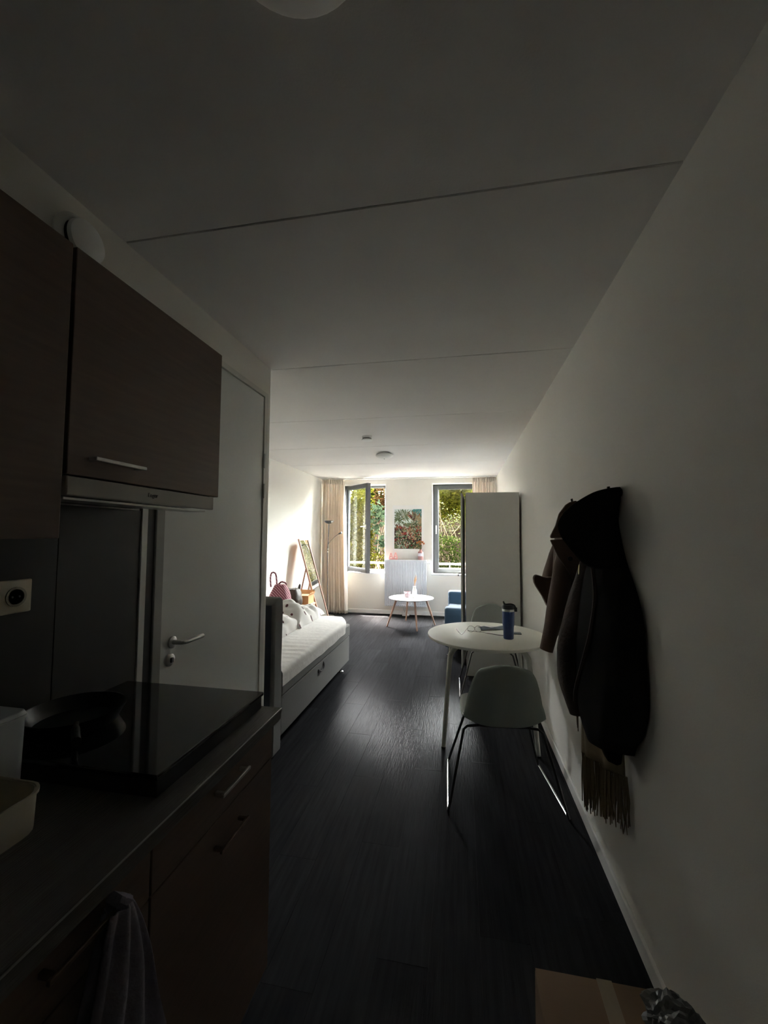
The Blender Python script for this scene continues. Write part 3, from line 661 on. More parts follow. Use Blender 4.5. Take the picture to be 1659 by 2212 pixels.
# vase with dried flowers
vz = thing('bottle_vase', (-.757, 7.785, RT), 'pink glass bottle vase with orange dried flowers on the radiator', 'vase')
vp = [(.0, 0), (.048, 0), (.052, .006), (.052, .135), (.045, .152), (.022, .168), (.019, .195), (.023, .20)]
MB().lathe([(r, z) for r, z in vp], (-.757, 7.785, RT), 28, cap=False).build('vase_glass', PINKGLASS, vz, smooth=True)
MB().lathe([(.0, .004), (.044, .004), (.044, .055), (0, .055)], (-.757, 7.785, RT), 24, cap=False).build('pink_sand', PINK, vz, smooth=True)
MB().lathe([(.0528, .07), (.0528, .125)], (-.757, 7.785, RT), 28, cap=False).build('paper_label', mat('lilac_label', (.62, .60, .66), .7), vz, smooth=True)
for i, (dx, dz, rr) in enumerate(((-.062, .315, .036), (-.02, .335, .038), (.035, .325, .040), (.062, .300, .034), (-.005, .290, .032))):
    cpt = Vector((-.757 + dx, 7.78 - .012 * (i % 2), RT + dz))
    s_ = MB().tube(spline([(-.757, 7.785, RT + .06), (-.757 + dx * .2, 7.785, RT + .2), cpt], 4), .003, 6).build('flower_stem', mat('olive_stem', (.09, .10, .04), .8), vz, smooth=True)
    b = MB()
    for k in range(18):
        a = 2.4 * k; e = -.5 + (k / 18) * 1.6; dirv = Vector((math.cos(a) * math.cos(e), math.sin(a) * math.cos(e), math.sin(e))); sd_ = dirv.cross(Vector((0, 0, 1))).normalized() * rr * .28
        p0 = cpt + dirv * rr * .25; p1 = cpt + dirv * rr
        b.add([p0 - sd_ * .5, p0 + sd_ * .5, (p0 + p1) / 2 + sd_, p1, (p0 + p1) / 2 - sd_], [(0, 1, 2, 3, 4)])
    b.build('flower_petals', ORANGE, vz)
    MB().lathe([(.0, -.3 * rr), (.38 * rr, -.15 * rr), (.42 * rr, .1 * rr), (.2 * rr, .32 * rr), (0, .36 * rr)], cpt, 10).build('seed_head', BROWNDARK, s_, smooth=True)
# pink letter lights and tray
pt = thing('trinket_tray', (-1.29, 7.78, RT), 'pink tray on the left end of the radiator', 'tray')
MB().loft([[(x, y, RT + z) for x, y in rrect(-1.285, 7.78, .088 * k, .035 * k, .01)] for k, z in ((.95, 0), (1, .016), (.95, .016), (.92, .006))]).build('tray_body', PINK, pt, smooth=True)
def letter_a(cx, cy, z0, h, wd, label):
    t = thing('pink_ornament', (cx, cy, z0), label, 'ornament', 'pink A-shaped ornaments')
    for s in (-1, 1):
        MB().add([(cx + s * wd * .5, cy - .009, z0), (cx + s * (wd * .5 - .018), cy - .009, z0), (cx - s * .001 + s * .002, cy - .009, z0 + h * .88), (cx, cy - .009, z0 + h), (cx + s * .011, cy - .009, z0 + h),
                  (cx + s * wd * .5, cy + .009, z0), (cx + s * (wd * .5 - .018), cy + .009, z0), (cx - s * .001 + s * .002, cy + .009, z0 + h * .88), (cx, cy + .009, z0 + h), (cx + s * .011, cy + .009, z0 + h)],
                 [(0, 1, 2, 3, 4), (9, 8, 7, 6, 5), (0, 5, 6, 1), (1, 6, 7, 2), (2, 7, 8, 3), (3, 8, 9, 4), (4, 9, 5, 0)]).build('slanted_side', PINK, t, bevel=.001)
    MB().box(cx - wd * .28, cx + wd * .28, cy - .007, cy + .007, z0 + h * .30, z0 + h * .42).build('crossbar', PINK, t, bevel=.001)
letter_a(-1.325, 7.78, RT + .0165, .105, .085, 'left pink A-shaped ornament on the pink tray')
letter_a(-1.235, 7.78, RT + .0165, .115, .085, 'right pink A-shaped ornament on the pink tray')
for i, x in enumerate((-1.165, -1.135)):
    o = MB().lathe([(.0, 0), (.012, .002), (.016, .012), (.012, .022), (0, .024)], (x, 7.78, RT), 16).build('bead', PLASTICW, loc=(x, 7.78, RT), smooth=True)
    tag(o, ('white bead next to the pink tray on the radiator', 'white bead farther from the pink tray on the radiator')[i], 'bead', 'white beads on the radiator')

# ------------------------------------------------------------------ poster (flat botanical print)
po_ = thing('poster', (-1.005, YW, 1.05), 'white bordered poster of jungle plants above the radiator', 'poster')
PX0, PX1, PZ0, PZ1 = -1.308, -.705, 1.055, 2.085
YP0 = YW - .004
MB().box(PX0, PX1, YP0, YW - .0005, PZ0, PZ1).build('poster_sheet', PAPER, po_)
IX0, IX1, IZ0, IZ1 = PX0 + .034, PX1 - .042, 1.248, 2.012
pal = [('print_sky', (.62, .70, .68)), ('print_pale', (.55, .62, .50)), ('print_sage', (.22, .28, .15)), ('print_olive', (.10, .12, .05)), ('print_red', (.38, .045, .04)),
       ('print_coral', (.62, .20, .13)), ('print_plum', (.07, .02, .04)), ('print_sand', (.55, .42, .24)), ('print_teal', (.12, .38, .38)), ('print_dark', (.03, .04, .03)), ('print_cream', (.72, .66, .52))]
PM = [mat(n_, tuple(q * (.9 if i_ == 0 else .5) for q in c_), .7, var=.1, scale=40, spec=.1) for i_, (n_, c_) in enumerate(pal)]
b = MB(); lay = [0]
def clampI(x, z): return (min(max(x, IX0), IX1), min(max(z, IZ0), IZ1))
def pleaf(x, z, L_, wd, a, m):
    lay[0] += 1; y = YP0 - .0002 - lay[0] * 1.2e-6; ca, sa = math.cos(a), math.sin(a); pts = []
    outl = [(0, 0), (.25, .7), (.5, 1), (.78, .6), (1, 0), (.78, -.6), (.5, -1), (.25, -.7)]
    for t, s in outl:
        q = clampI(x + ca * L_ * t - sa * wd * s, z + sa * L_ * t + ca * wd * s); pts.append((q[0], y, q[1]))
    b.m = m; b.add(pts, [tuple(range(8))])
def rectp(x0, x1, z0, z1, m):
    lay[0] += 1; y = YP0 - .0002 - lay[0] * 1.2e-6; b.m = m; b.add([(x0, y, z0), (x1, y, z0), (x1, y, z1), (x0, y, z1)], [(0, 1, 2, 3)])
R_ = random.Random(21); IW, IH = IX1 - IX0, IZ1 - IZ0
rectp(IX0, IX1, IZ0, IZ1, 0)
rectp(IX0, IX1, IZ0, IZ0 + IH * .38, 9)
def U(u, v): return (IX0 + IW * u, IZ0 + IH * v)
for k in range(60):
    u, v = R_.random(), R_.uniform(.36, .62); x, z = U(u, v); pleaf(x, z, R_.uniform(.05, .12), R_.uniform(.012, .03), R_.uniform(0, 6.28), R_.choice((1, 1, 2, 0, 2)))
for k in range(22): x, z = U(R_.uniform(.82, 1), R_.uniform(.75, .98)); pleaf(x, z, .12, .04, R_.uniform(0, 6.28), 8)
def frond(u, v, n_, L_, spread, m1, m2, wd=.012, up_=1.57):
    x, z = U(u, v)
    for k in range(n_):
        a = up_ + (k / (n_ - 1) - .5) * spread + R_.uniform(-.1, .1); pleaf(x, z, L_ * R_.uniform(.7, 1.05), wd, a, R_.choice((m1, m1, m2)))
frond(.22, .86, 13, .17, 5.0, 1, 2, .012); frond(.38, .84, 11, .17, 3.6, 2, 1, .014, .4); frond(.12, .72, 11, .14, 4.5, 2, 3)
frond(.70, .70, 15, .22, 1.7, 7, 5, .012); frond(.74, .68, 12, .24, 1.5, 6, 7, .006); frond(.62, .52, 13, .17, 3.4, 2, 1, .016); frond(.78, .52, 14, .19, 4, 3, 2, .016)
for v in (.70, .74, .78, .66, .61, .56): frond(.92, v, 8, .07, 4.5, 7, 2, .012)
frond(.15, .46, 14, .15, 3.6, 4, 5, .011, 2.0); frond(.30, .44, 12, .13, 3, 4, 6, .01, 2.4); frond(.10, .40, 10, .12, 4, 6, 6, .02)
frond(.20, .36, 9, .13, 5, 1, 2, .024); frond(.42, .36, 12, .14, 3.2, 4, 5, .014); frond(.50, .42, 12, .13, 3, 7, 5, .012)
frond(.90, .44, 14, .15, 3.4, 5, 4, .012); frond(.75, .32, 12, .16, 4, 3, 2, .02); frond(.56, .24, 4, .20, .7, 7, 10, .026); frond(.70, .22, 7, .11, 2.2, 5, 7, .018)
for k in range(26): x, z = U(R_.uniform(0, .34), R_.uniform(.08, .24)); pleaf(x, z, R_.uniform(.03, .05), .016, R_.uniform(0, 6.28), R_.choice((4, 5, 5, 10, 6)))
for k in range(16): frond(R_.random(), R_.uniform(-.02, .14), 7, R_.uniform(.08, .14), 3.2, R_.choice((2, 1, 3)), R_.choice((2, 3, 7)), .012)
for k in range(22): x, z = U(R_.uniform(.3, 1), R_.uniform(.1, .5)); pleaf(x, z, .05, .01, R_.uniform(0, 3.14), R_.choice((4, 2, 7, 9, 6)))
for k in range(420):
    u, v = R_.random(), R_.random() ** 1.3 * .62; x, z = U(u, v)
    pleaf(x, z, R_.uniform(.02, .06), R_.uniform(.004, .010), R_.uniform(.2, 2.9), R_.choice((2, 2, 3, 3, 9, 9, 1, 7, 4 if u < .6 else 5, 6 if v < .45 else 2, 4, 10)))
for k in range(110):
    u, v = R_.choice((R_.uniform(0, .42), R_.uniform(.62, 1))), R_.uniform(.58, .93); x, z = U(u, v)
    pleaf(x, z, R_.uniform(.03, .07), R_.uniform(.004, .009), R_.uniform(-.5, 3.6), R_.choice((1, 1, 2, 2, 3, 7)))
b.build('botanical_print', PM, po_)
b = MB()
for k in range(9): b.box(-1.11 + k * .018, -1.098 + k * .018, YP0 - .0006, YP0, 1.209, 1.2125)
b.build('caption_line', mat('print_caption', (.3, .28, .3), .8), po_)

# ------------------------------------------------------------------ coffee table and its things
cx, cy, ct = -.83, 6.92, .47
tb = thing('coffee_table', (cx, cy, 0), 'round white coffee table on four slanted wooden legs', 'table')
MB().lathe([(.0, ct - .020), (.345, ct - .020), (.372, ct - .010), (.375, ct - .004), (.371, ct), (0, ct)], (cx, cy, 0), 56).build('table_top', LACQUER, tb, smooth=True)
for k in range(4):
    a = rad(20 + 90 * k); MB().tube([(cx + .25 * math.cos(a), cy + .25 * math.sin(a), ct - .02), (cx + .41 * math.cos(a), cy + .41 * math.sin(a), .002)], [.019, .012], 14).build('leg', PINKWOOD, tb, smooth=True)
cpx, cpy = -.895, 6.92
cu = thing('candle_holder', (cpx, cpy, ct), 'small rose glass candle cup on the coffee table', 'candle holder')
MB().lathe([(.0, .0), (.045, .0), (.05, .015), (.05, .05), (.044, .062), (.052, .085), (.058, .095), (.054, .095), (.041, .062), (.046, .05), (.046, .012), (0, .008)], (cpx, cpy, ct + .0005), 32, cap=False).build('glass_cup', ROSEGLASS, cu, smooth=True)
MB().lathe([(0, .01), (.043, .01), (.043, .04), (0, .04)], (cpx, cpy, ct), 24, cap=False).build('wax', mat('pale_pink_wax', (.7, .5, .52), .6), cu, smooth=True)
vx, vy = -.768, 6.86
rv = thing('reed_vase', (vx, vy, ct), 'slim white bottle with dried reeds on the coffee table', 'vase')
MB().lathe([(.0, 0), (.033, 0), (.036, .005), (.036, .125), (.03, .145), (.019, .165), (.017, .18), (.024, .184), (.024, .19), (.012, .19)], (vx, vy, ct + .0005), 28).build('bottle_body', PLASTICW, rv, smooth=True)
for k, (dx, dy, h) in enumerate(((.012, .0, .39), (.024, .01, .37), (.004, -.006, .35), (.03, -.004, .33), (-.006, .006, .31))):
    MB().tube(spline([(vx, vy, ct + .17), (vx + dx * .5, vy + dy, ct + .26), (vx + dx * 1.3, vy + dy * 2, ct + h)], 4), [.002] * 4 + [.0045, .006, .006, .004, .001], 6).build('reed', REED, rv, smooth=True)
COASTER = mat('pink_coaster', (.70, .40, .40), .6)
for i, (x, y) in enumerate(((-.70, 6.735), (-.585, 6.80))):
    o = MB().lathe([(.0, 0), (.048, 0), (.05, .002), (.05, .004), (.048, .005), (0, .005)], (x, y, ct + .0003), 32).build('coaster', COASTER, loc=(x, y, ct), smooth=True)
    tag(o, ('pink round coaster nearer the white bottle', 'pink round coaster near the rim of the coffee table')[i], 'coaster', 'coasters on the coffee table')

# ------------------------------------------------------------------ sofa
sf = thing('sofa', (.2, 6.08, 0), 'blue two-seat sofa partly hidden by the wardrobe', 'sofa')
def pad(name, x0, x1, y0, y1, z0, z1, bev, parent=sf): return box(name, (x0, x1, y0, y1, z0, z1), BLUEFAB, parent, bev, seg=5, smooth=True)
pad('armrest', -.215, .60, 5.31, 5.50, .10, .595, .035)
pad('armrest', -.215, .60, 6.68, 6.88, .10, .625, .045)
pad('seat_base', -.19, .60, 5.502, 6.678, .10, .30, .015)
sc1 = pad('seat_cushion', -.205, .44, 5.504, 6.088, .302, .435, .035); pad('seat_cushion', -.205, .44, 6.092, 6.676, .302, .435, .035)
pad('backrest', .40, .61, 5.504, 6.676, .437, .80, .05)
for x in (-.17, .55):
    for y in (5.36, 6.83): MB().lathe([(.018, 0), (.018, .006), (.011, .008), (.011, .1)], (x, y, 0), 12).build('leg', CHROME, sf, smooth=True)

# ------------------------------------------------------------------ wardrobe
WARD = mat('grey_white_wardrobe', (.74, .735, .70), .55, var=.03)
wd_ = thing('wardrobe', (.33, 4.93, 0), 'tall pale wardrobe with its door ajar by the right wall', 'wardrobe')
box('side_panel', (.05, .615, 4.62, 4.64, 0, 1.985), WARD, wd_, .002); box('side_panel', (.05, .615, 5.22, 5.24, 0, 1.985), WARD, wd_, .002)
box('top_panel', (.05, .615, 4.641, 5.219, 1.965, 1.985), WARD, wd_, .001); box('back_panel', (.607, .615, 4.641, 5.219, .06, 1.964), WARD, wd_, 0)
box('bottom_panel', (.05, .606, 4.641, 5.219, .06, .08), WARD, wd_, .001); box('shelf', (.06, .606, 4.641, 5.219, 1.0, 1.02), WARD, wd_, .001)
wa = rad(3.0)
def wxf(p):  # door hinged on the far side
    x, y = p.x - .045, p.y - 5.24
    return Vector((.045 + x * math.cos(wa) + y * math.sin(wa), 5.24 - x * math.sin(wa) + y * math.cos(wa), p.z))
dd = MB(wxf).box(.025, .045, 4.63, 5.238, .07, 1.98).build('wardrobe_door', WARD, wd_, bevel=.002)
b = MB(wxf); b.tube([(.025, 4.68, 1.09), (-.005, 4.68, 1.09)], .006, 8); b.tube([(-.005, 4.68, 1.09), (-.008, 4.68, 1.06)], .006, 8); b.build('handle', LAMPMETAL, dd, smooth=True)

# ------------------------------------------------------------------ dining table
tx, ty, tz = .19, 3.37, .74
dt = thing('dining_table', (tx, ty, 0), 'round white dining table with four bent white legs', 'table')
MB().lathe([(.0, tz - .026), (.44, tz - .026), (.456, tz - .020), (.459, tz - .010), (.457, tz - .003), (.452, tz), (0, tz)], (tx, ty, 0), 72).build('table_top', TABLEWHITE, dt, smooth=True)
TLEG = mat('white_table_leg', (.62, .62, .57), .4)
for sx, sy in ((-1, -1), (1, -1), (1, 1), (-1, 1)):
    pts = spline([(tx + sx * .12, ty + sy * .12, tz - .045), (tx + sx * .215, ty + sy * .215, tz - .047), (tx + sx * .262, ty + sy * .262, tz - .085), (tx + sx * .280, ty + sy * .280, tz - .17), (tx + sx * .322, ty + sy * .325, .012)], 6)
    n_ = len(pts); lg = MB().tube(pts, [.019 if i < n_ * .6 else .019 - .005 * (i - n_ * .6) / (n_ * .4) for i in range(n_)], 14).build('leg', TLEG, dt, smooth=True)
    MB().lathe([(.016, 0), (.016, .012)], (tx + sx * .3225, ty + sy * .3255, 0), 12).build('foot_cap', BLACK, lg)
MB().lathe([(.14, tz - .034), (.14, tz - .0265)], (tx, ty, 0), 24).build('mount_plate', TLEG, dt)

# ------------------------------------------------------------------ chairs
def make_chair(name, label):
    t = thing(name, (0, 0, 0), label, 'chair', 'chairs at the dining table')
    cl = [(.235, .437, .195), (.20, .447, .212), (.10, .434, .225), (.0, .424, .230), (-.10, .421, .230), (-.170, .438, .226), (-.204, .50, .219), (-.222, .58, .205), (-.240, .66, .186), (-.256, .735, .166), (-.266, .785, .138), (-.270, .803, .085)]
    P_ = spline([Vector(p) for p in cl], 4)
    def shell(off):
        b = MB(); nu = 28
        def fn(u, v):
            q = P_[min(int(round(v * (len(P_) - 1))), len(P_) - 1)]; a = u * 2 - 1
            back = max(0, min(1, (q.y - .44) / .12)) if q.x < -.05 else 0
            lift = .055 * abs(a) ** 3 * (1 - back) * max(0, min(1, (.24 - q.x) / .3)); fwd = .055 * a * a * back
            return (a * q.z, q.x + fwd + off * back, q.y + lift + off * (1 - back) - .032 * a * a * max(0, min(1, (q.y - .66) / .14)))
        b.grid(fn, nu, len(P_) - 1); return b
    shell(0).build('shell', SHELL, t, smooth=True, solid=.012)
    # seat and back pad on the inside
    b = MB()
    def pf(u, v):
        q = P_[min(int(round((.02 + v * .96) * (len(P_) - 1))), len(P_) - 1)]; a = u * 2 - 1
        back = max(0, min(1, (q.y - .44) / .12)) if q.x < -.05 else 0
        lift = .055 * abs(a) ** 3 * (1 - back) * max(0, min(1, (.24 - q.x) / .3)); fwd = .055 * a * a * back
        e = .020 * (1 - abs(a) ** 6)
        return (a * q.z * .985, q.x + fwd + (.006 + e) * back, q.y + lift + (.006 + e) * (1 - back) - .032 * a * a * max(0, min(1, (q.y - .66) / .14)))
    b.grid(pf, 28, 36); b.build('seat_pad', PAD, t, smooth=True, solid=.006)
    for s in (-1, 1):
        pts = [(s * .115, .10, .412), (s * .165, .115, .405), (s * .19, .13, .385), (s * .285, .255, .03), (s * .29, .262, .012), (s * .296, .24, .0085), (s * .318, -.235, .0085), (s * .318, -.252, .012), (s * .312, -.25, .03), (s * .222, -.125, .39), (s * .20, -.115, .405), (s * .115, -.10, .408)]
        b = MB(); b.tube([pts[0], pts[1], pts[2], pts[3], pts[4]], .0078, 10); b.build('leg', CHAIRLEG, t, smooth=True)
        b = MB(); b.tube([pts[4], pts[5], pts[6], pts[7]], .0078, 10); b.build('floor_runner', CHROME, t, smooth=True)
        b = MB(); b.tube([pts[7], pts[8], pts[9], pts[10], pts[11]], .0078, 10); b.build('leg', CHAIRLEG, t, smooth=True)
    b = MB(); b.box(-.13, .13, .085, .115, .402, .416); b.box(-.13, .13, -.115, -.085, .402, .412); b.build('seat_bracket', CHAIRLEG, t, bevel=.003)
    return t
ch = make_chair('dining_chair', 'grey green shell chair in front of the table, back to the viewer')
ch2 = copy_tree(ch); ch2['label'] = 'grey green shell chair behind the table, against the wardrobe'
ch.location = (.219, 2.64, 0); ch.rotation_euler = (0, 0, rad(4.5))
ch2.location = (.285, 4.22, 0); ch2.rotation_euler = (0, 0, rad(178))

# ------------------------------------------------------------------ things on the dining table
bx_, by_ = .345, 3.255
bt = thing('insulated_tumbler', (bx_, by_, tz), 'blue insulated tumbler with a black lid and spout on the table', 'tumbler')
MB().lathe([(.0, .0), (.034, .0), (.037, .004), (.038, .07), (.0395, .09), (.0435, .11), (.0445, .2), (.0445, .205), (0, .205)], (bx_, by_, tz + .0005), 36).build('cup_body', BLUEBOTTLE, bt, smooth=True)
MB().lathe([(.0447, .2052), (.0450, .207), (.0450, .221), (.0447, .222)], (bx_, by_, tz), 36).build('steel_band', STEEL, bt, smooth=True)
ld = MB().lathe([(.0452, .2222), (.0460, .226), (.0460, .245), (.042, .252), (.0, .253)], (bx_, by_, tz), 36).build('lid', BLACK, bt, smooth=True)
MB().tube([(bx_ - .022, by_, tz + .25), (bx_ - .030, by_, tz + .262), (bx_ - .036, by_, tz + .276)], [.008, .007, .006], 10).build('spout', BLACK, ld, smooth=True)
MB().tube(spline([(bx_ - .02, by_ - .01, tz + .257), (bx_ + .02, by_ - .012, tz + .260), (bx_ + .043, by_ - .012, tz + .250), (bx_ + .050, by_ - .012, tz + .236)], 4), .005, 8).build('carry_loop', BLACK, ld, smooth=True)
MB().box(bx_ + .042, bx_ + .062, by_ - .022, by_ - .004, tz + .205, tz + .236).build('latch', BLACK, ld, bevel=.003)
# spectacles lying on their rims
sg = thing('spectacles', (.12, 3.42, tz), 'thin wire spectacles with dark temples lying on the table', 'spectacles')
WIRE = mat('dark_thin_wire', (.06, .04, .04), .4, .5)
LENS = glass_mat('lens_glass', (.95, .97, .97), 1.0)
for i, (x, y) in enumerate(((.072, 3.405), (.130, 3.420))):
    ring = [(x + .027 * math.cos(a), y + .010 * math.sin(a), tz + .026 + .022 * math.sin(a)) for a in [2 * math.pi * k / 24 for k in range(25)]]
    rm = MB().tube(ring, .0011, 6, False).build('rim', WIRE, sg, smooth=True)
    MB().add(ring[:-1], [tuple(range(24))]).build('lens', LENS, rm)
MB().tube(spline([(.097, 3.411, tz + .034), (.101, 3.414, tz + .039), (.105, 3.414, tz + .034)], 4), .0012, 6).build('bridge', WIRE, sg)
MB().tube(spline([(.045, 3.40, tz + .032), (.03, 3.36, tz + .022), (.0, 3.30, tz + .004), (-.025, 3.36, tz + .008), (-.045, 3.45, tz + .012)], 6), [.0012] * 14 + [.0014, .0018, .0022, .0025, .0028, .0028, .0028, .0028, .0028, .0028, .0025], 6).build('temple', WIRE, sg, smooth=True)
MB().tube(spline([(.045, 3.44, tz + .004), (.16, 3.40, tz + .0045), (.29, 3.335, tz + .004), (.33, 3.345, tz + .003)], 6), [.0014] * 8 + [.0024] * 11, 6).build('temple', WIRE, sg, smooth=True)
# papers and card
pf_ = MB(); pf_.grid(lambda u, v: (.135 + .22 * u + .02 * v, 3.60 - .13 * v * (1 - .3 * u) + .05 * u, tz + .003 + .010 * math.sin(u * 5 + v * 3) ** 2), 12, 6)
o = pf_.build('folded_cloth', mat('grey_blue_lens_cloth', (.20, .23, .27), .8), loc=(.24, 3.55, tz), smooth=True, solid=.002); tag(o, 'grey blue folded lens cloth on the table behind the spectacles', 'cloth')
o = MB().add([(.18, 3.585, tz + .0165), (.235, 3.535, tz + .0165), (.262, 3.55, tz + .0165), (.205, 3.60, tz + .0165), (.18, 3.585, tz + .018), (.235, 3.535, tz + .018), (.262, 3.55, tz + .018), (.205, 3.60, tz + .018)],
             [(3, 2, 1, 0), (4, 5, 6, 7), (0, 1, 5, 4), (1, 2, 6, 5), (2, 3, 7, 6), (3, 0, 4, 7)]).build('white_slip', PAPER, loc=(.22, 3.57, tz + .0165)); tag(o, 'small white paper slip lying on the grey blue cloth', 'paper')
o = box('green_card', (.30, .395, 3.565, 3.635, tz + .0005, tz + .0025), mat('green_card', (.05, .16, .09), .5), None, .0004, loc=(.35, 3.6, tz)); tag(o, 'green card on the table behind the blue tumbler', 'card')
o = box('dark_phone', (.345, .46, 3.40, 3.46, tz + .0005, tz + .008), mat('slate_phone_case', (.12, .14, .16), .4), None, .003, loc=(.4, 3.43, tz)); tag(o, 'slate grey phone on the table right of the blue tumbler', 'phone')

# ------------------------------------------------------------------ coats on the right wall
def hook(y, label):
    t = thing('coat_hook', (XR, y, 1.69), label, 'hook', 'coat hooks on the right wall')
    MB().lathe([(.016, 0), (.016, -.006), (.0, -.007)], (XR, y, 1.69), 16, 'x').build('hook_plate', BLACK, t, smooth=True)
    MB().tube(spline([(XR - .004, y, 1.69), (XR - .03, y, 1.69), (XR - .045, y, 1.70), (XR - .048, y, 1.715)], 4), .006, 8).build('hook_peg', BLACK, t, smooth=True)
hook(1.815, 'black coat hook holding the black hooded jacket'); hook(2.385, 'black coat hook holding the brown coat')
XWL = XR - .006
def half_ring(z, xl, ym, yn, yf, n=30, seed=0, fold=.0, p=2.3):
    """cloth hanging flat on the wall: from the near wall line (yn) out to xl at ym and back to the wall at yf"""
    o = []
    for k in range(n + 1):
        a = math.pi * k / n; sa, ca = abs(math.sin(a)) ** (2 / p), abs(math.cos(a)) ** (2 / p)
        w = 1 + fold * (math.sin(a * 7 + seed + 3 * nz(z * 3, seed)) * .5 + .9 * nz(a * 2.2, z * 4, seed)) * math.sin(a)
        y = ym + (yn - ym) * ca if k <= n / 2 else ym + (yf - ym) * ca
        o.append((XWL - (XWL - xl) * sa * w, y, z))
    return o
def hang(name, rows, m, parent, seed, fold, p=2.3):
    P_ = spline([Vector((a, b, c)) for a, b, c, *_ in rows], 4); Q_ = spline([Vector((d, e, 0)) for *_, d, e in rows], 4)
    return MB().loft([half_ring(p_.x, p_.y, p_.z, q_.x, q_.y, 30, seed, fold, p) for p_, q_ in zip(P_, Q_)]).build(name, m, parent, smooth=True)
def flat_piece(name, pts, th, m, parent):
    """a cloth flap: outline of points with real thickness"""
    b = MB(); n = len(pts); b.add([(x, y - th / 2, z) for x, y, z in pts] + [(x, y + th / 2, z) for x, y, z in pts],
        [tuple(range(n - 1, -1, -1)), tuple(range(n, 2 * n))] + [(i, (i + 1) % n, (i + 1) % n + n, i + n) for i in range(n)])
    return b.build(name, m, parent, bevel=.005, seg=3)
def sleeve(name, pts, rr, m, parent, fl=.75, seed=0):
    rings = []; P_ = spline(pts, 5); n = len(P_)
    for i, p in enumerate(P_):
        t = (P_[min(i + 1, n - 1)] - P_[max(i - 1, 0)]).normalized(); s1 = t.cross(Vector((0, 1, 0))).normalized(); s2 = t.cross(s1)
        f = i / (n - 1) * (len(rr) - 1); k = min(int(f), len(rr) - 2); r = rr[k] + (rr[k + 1] - rr[k]) * (f - k)
        rings.append([tuple(p + s1 * r * fl * math.cos(a) * (1 + .05 * math.sin(a * 4 + i * .5 + seed)) + s2 * r * math.sin(a)) for a in [2 * math.pi * j / 20 for j in range(20)]])
    return MB().loft(rings).build(name, m, parent, smooth=True)
bc = thing('brown_coat', (.56, 2.38, .93), 'brown wool coat with wide lapels hanging on the farther hook', 'coat')
# rows: z, outermost x, y there, near wall y, far wall y
hang('coat_body', [(1.70, .60, 2.385, 2.36, 2.41), (1.67, .565, 2.38, 2.33, 2.46), (1.60, .535, 2.38, 2.27, 2.56), (1.50, .52, 2.38, 2.235, 2.60), (1.35, .51, 2.38, 2.225, 2.60), (1.15, .495, 2.38, 2.225, 2.60), (.99, .49, 2.38, 2.23, 2.60)], BROWNFELT, bc, 1, .06, 2.8)
flat_piece('collar', [(.565, 2.205, 1.690), (.535, 2.20, 1.682), (.515, 2.2, 1.668), (.484, 2.2, 1.624), (.467, 2.2, 1.565), (.44, 2.2, 1.510), (.443, 2.2, 1.500), (.53, 2.2, 1.505), (.60, 2.2, 1.56), (.60, 2.2, 1.66)], .022, BROWNFELT, bc)
flat_piece('lapel', [(.436, 2.185, 1.492), (.52, 2.185, 1.499), (.60, 2.185, 1.46), (.60, 2.185, 1.22), (.575, 2.185, 1.245), (.505, 2.185, 1.355), (.469, 2.185, 1.415)], .018, BROWNFELT, bc)
sleeve('sleeve', [(.555, 2.27, 1.50), (.515, 2.25, 1.36), (.482, 2.245, 1.20), (.452, 2.24, 1.06), (.420, 2.235, .935)], [.06, .068, .062, .050, .046], BROWNFELT, bc, .72)
sleeve('sleeve', [(.575, 2.54, 1.50), (.540, 2.56, 1.40), (.515, 2.565, 1.32), (.495, 2.57, 1.25), (.485, 2.57, 1.16)], [.05, .06, .058, .05, .035], BROWNFELT, bc, .6)
flat_piece('cuff_flap', [(.405, 2.5, 1.268), (.41, 2.5, 1.282), (.421, 2.5, 1.290), (.469, 2.5, 1.276), (.515, 2.5, 1.279), (.505, 2.5, 1.164), (.476, 2.5, 1.112), (.45, 2.5, 1.17), (.418, 2.5, 1.222), (.408, 2.5, 1.245)], .05, BROWNFELT, bc)
MB().lathe([(.0, -.004), (.012, -.003), (.012, .003), (0, .004)], (.527, 2.173, 1.40), 14, 'y').build('button', BLACK, bc, smooth=True)
bj = thing('black_jacket', (.56, 1.85, .66), 'black hooded jacket hanging on the nearer hook', 'jacket')
hang('jacket_body', [(1.47, .57, 1.86, 1.80, 1.95), (1.40, .53, 1.87, 1.750, 1.99), (1.31, .505, 1.88, 1.672, 2.02), (1.21, .485, 1.88, 1.620, 2.04), (1.06, .470, 1.87, 1.604, 2.04), (.92, .468, 1.86, 1.602, 2.03), (.80, .475, 1.84, 1.648, 2.02), (.74, .485, 1.84, 1.705, 1.99), (.69, .50, 1.835, 1.735, 1.94)], BLACKCLOTH, bj, 3, .05)
hang('hood', [(1.712, .618, 1.815, 1.808, 1.822), (1.705, .575, 1.815, 1.800, 1.84), (1.690, .530, 1.815, 1.798, 1.87), (1.655, .470, 1.81, 1.806, 1.90), (1.62, .425, 1.80, 1.822, 1.92), (1.58, .400, 1.80, 1.833, 1.93), (1.548, .395, 1.80, 1.826, 1.93), (1.508, .408, 1.80, 1.810, 1.93), (1.47, .433, 1.80, 1.792, 1.93), (1.424, .467, 1.80, 1.765, 1.93), (1.395, .495, 1.81, 1.745, 1.93), (1.38, .53, 1.82, 1.742, 1.92)], BLACKCLOTH, bj, 6, .03, 2.0)
sleeve('sleeve', [(.555, 1.93, 1.40), (.517, 1.925, 1.26), (.492, 1.92, 1.14), (.464, 1.92, 1.02), (.462, 1.915, .90), (.484, 1.905, .765)], [.05, .062, .068, .070, .062, .040], JACKETBROWN, bj, .86, 2)
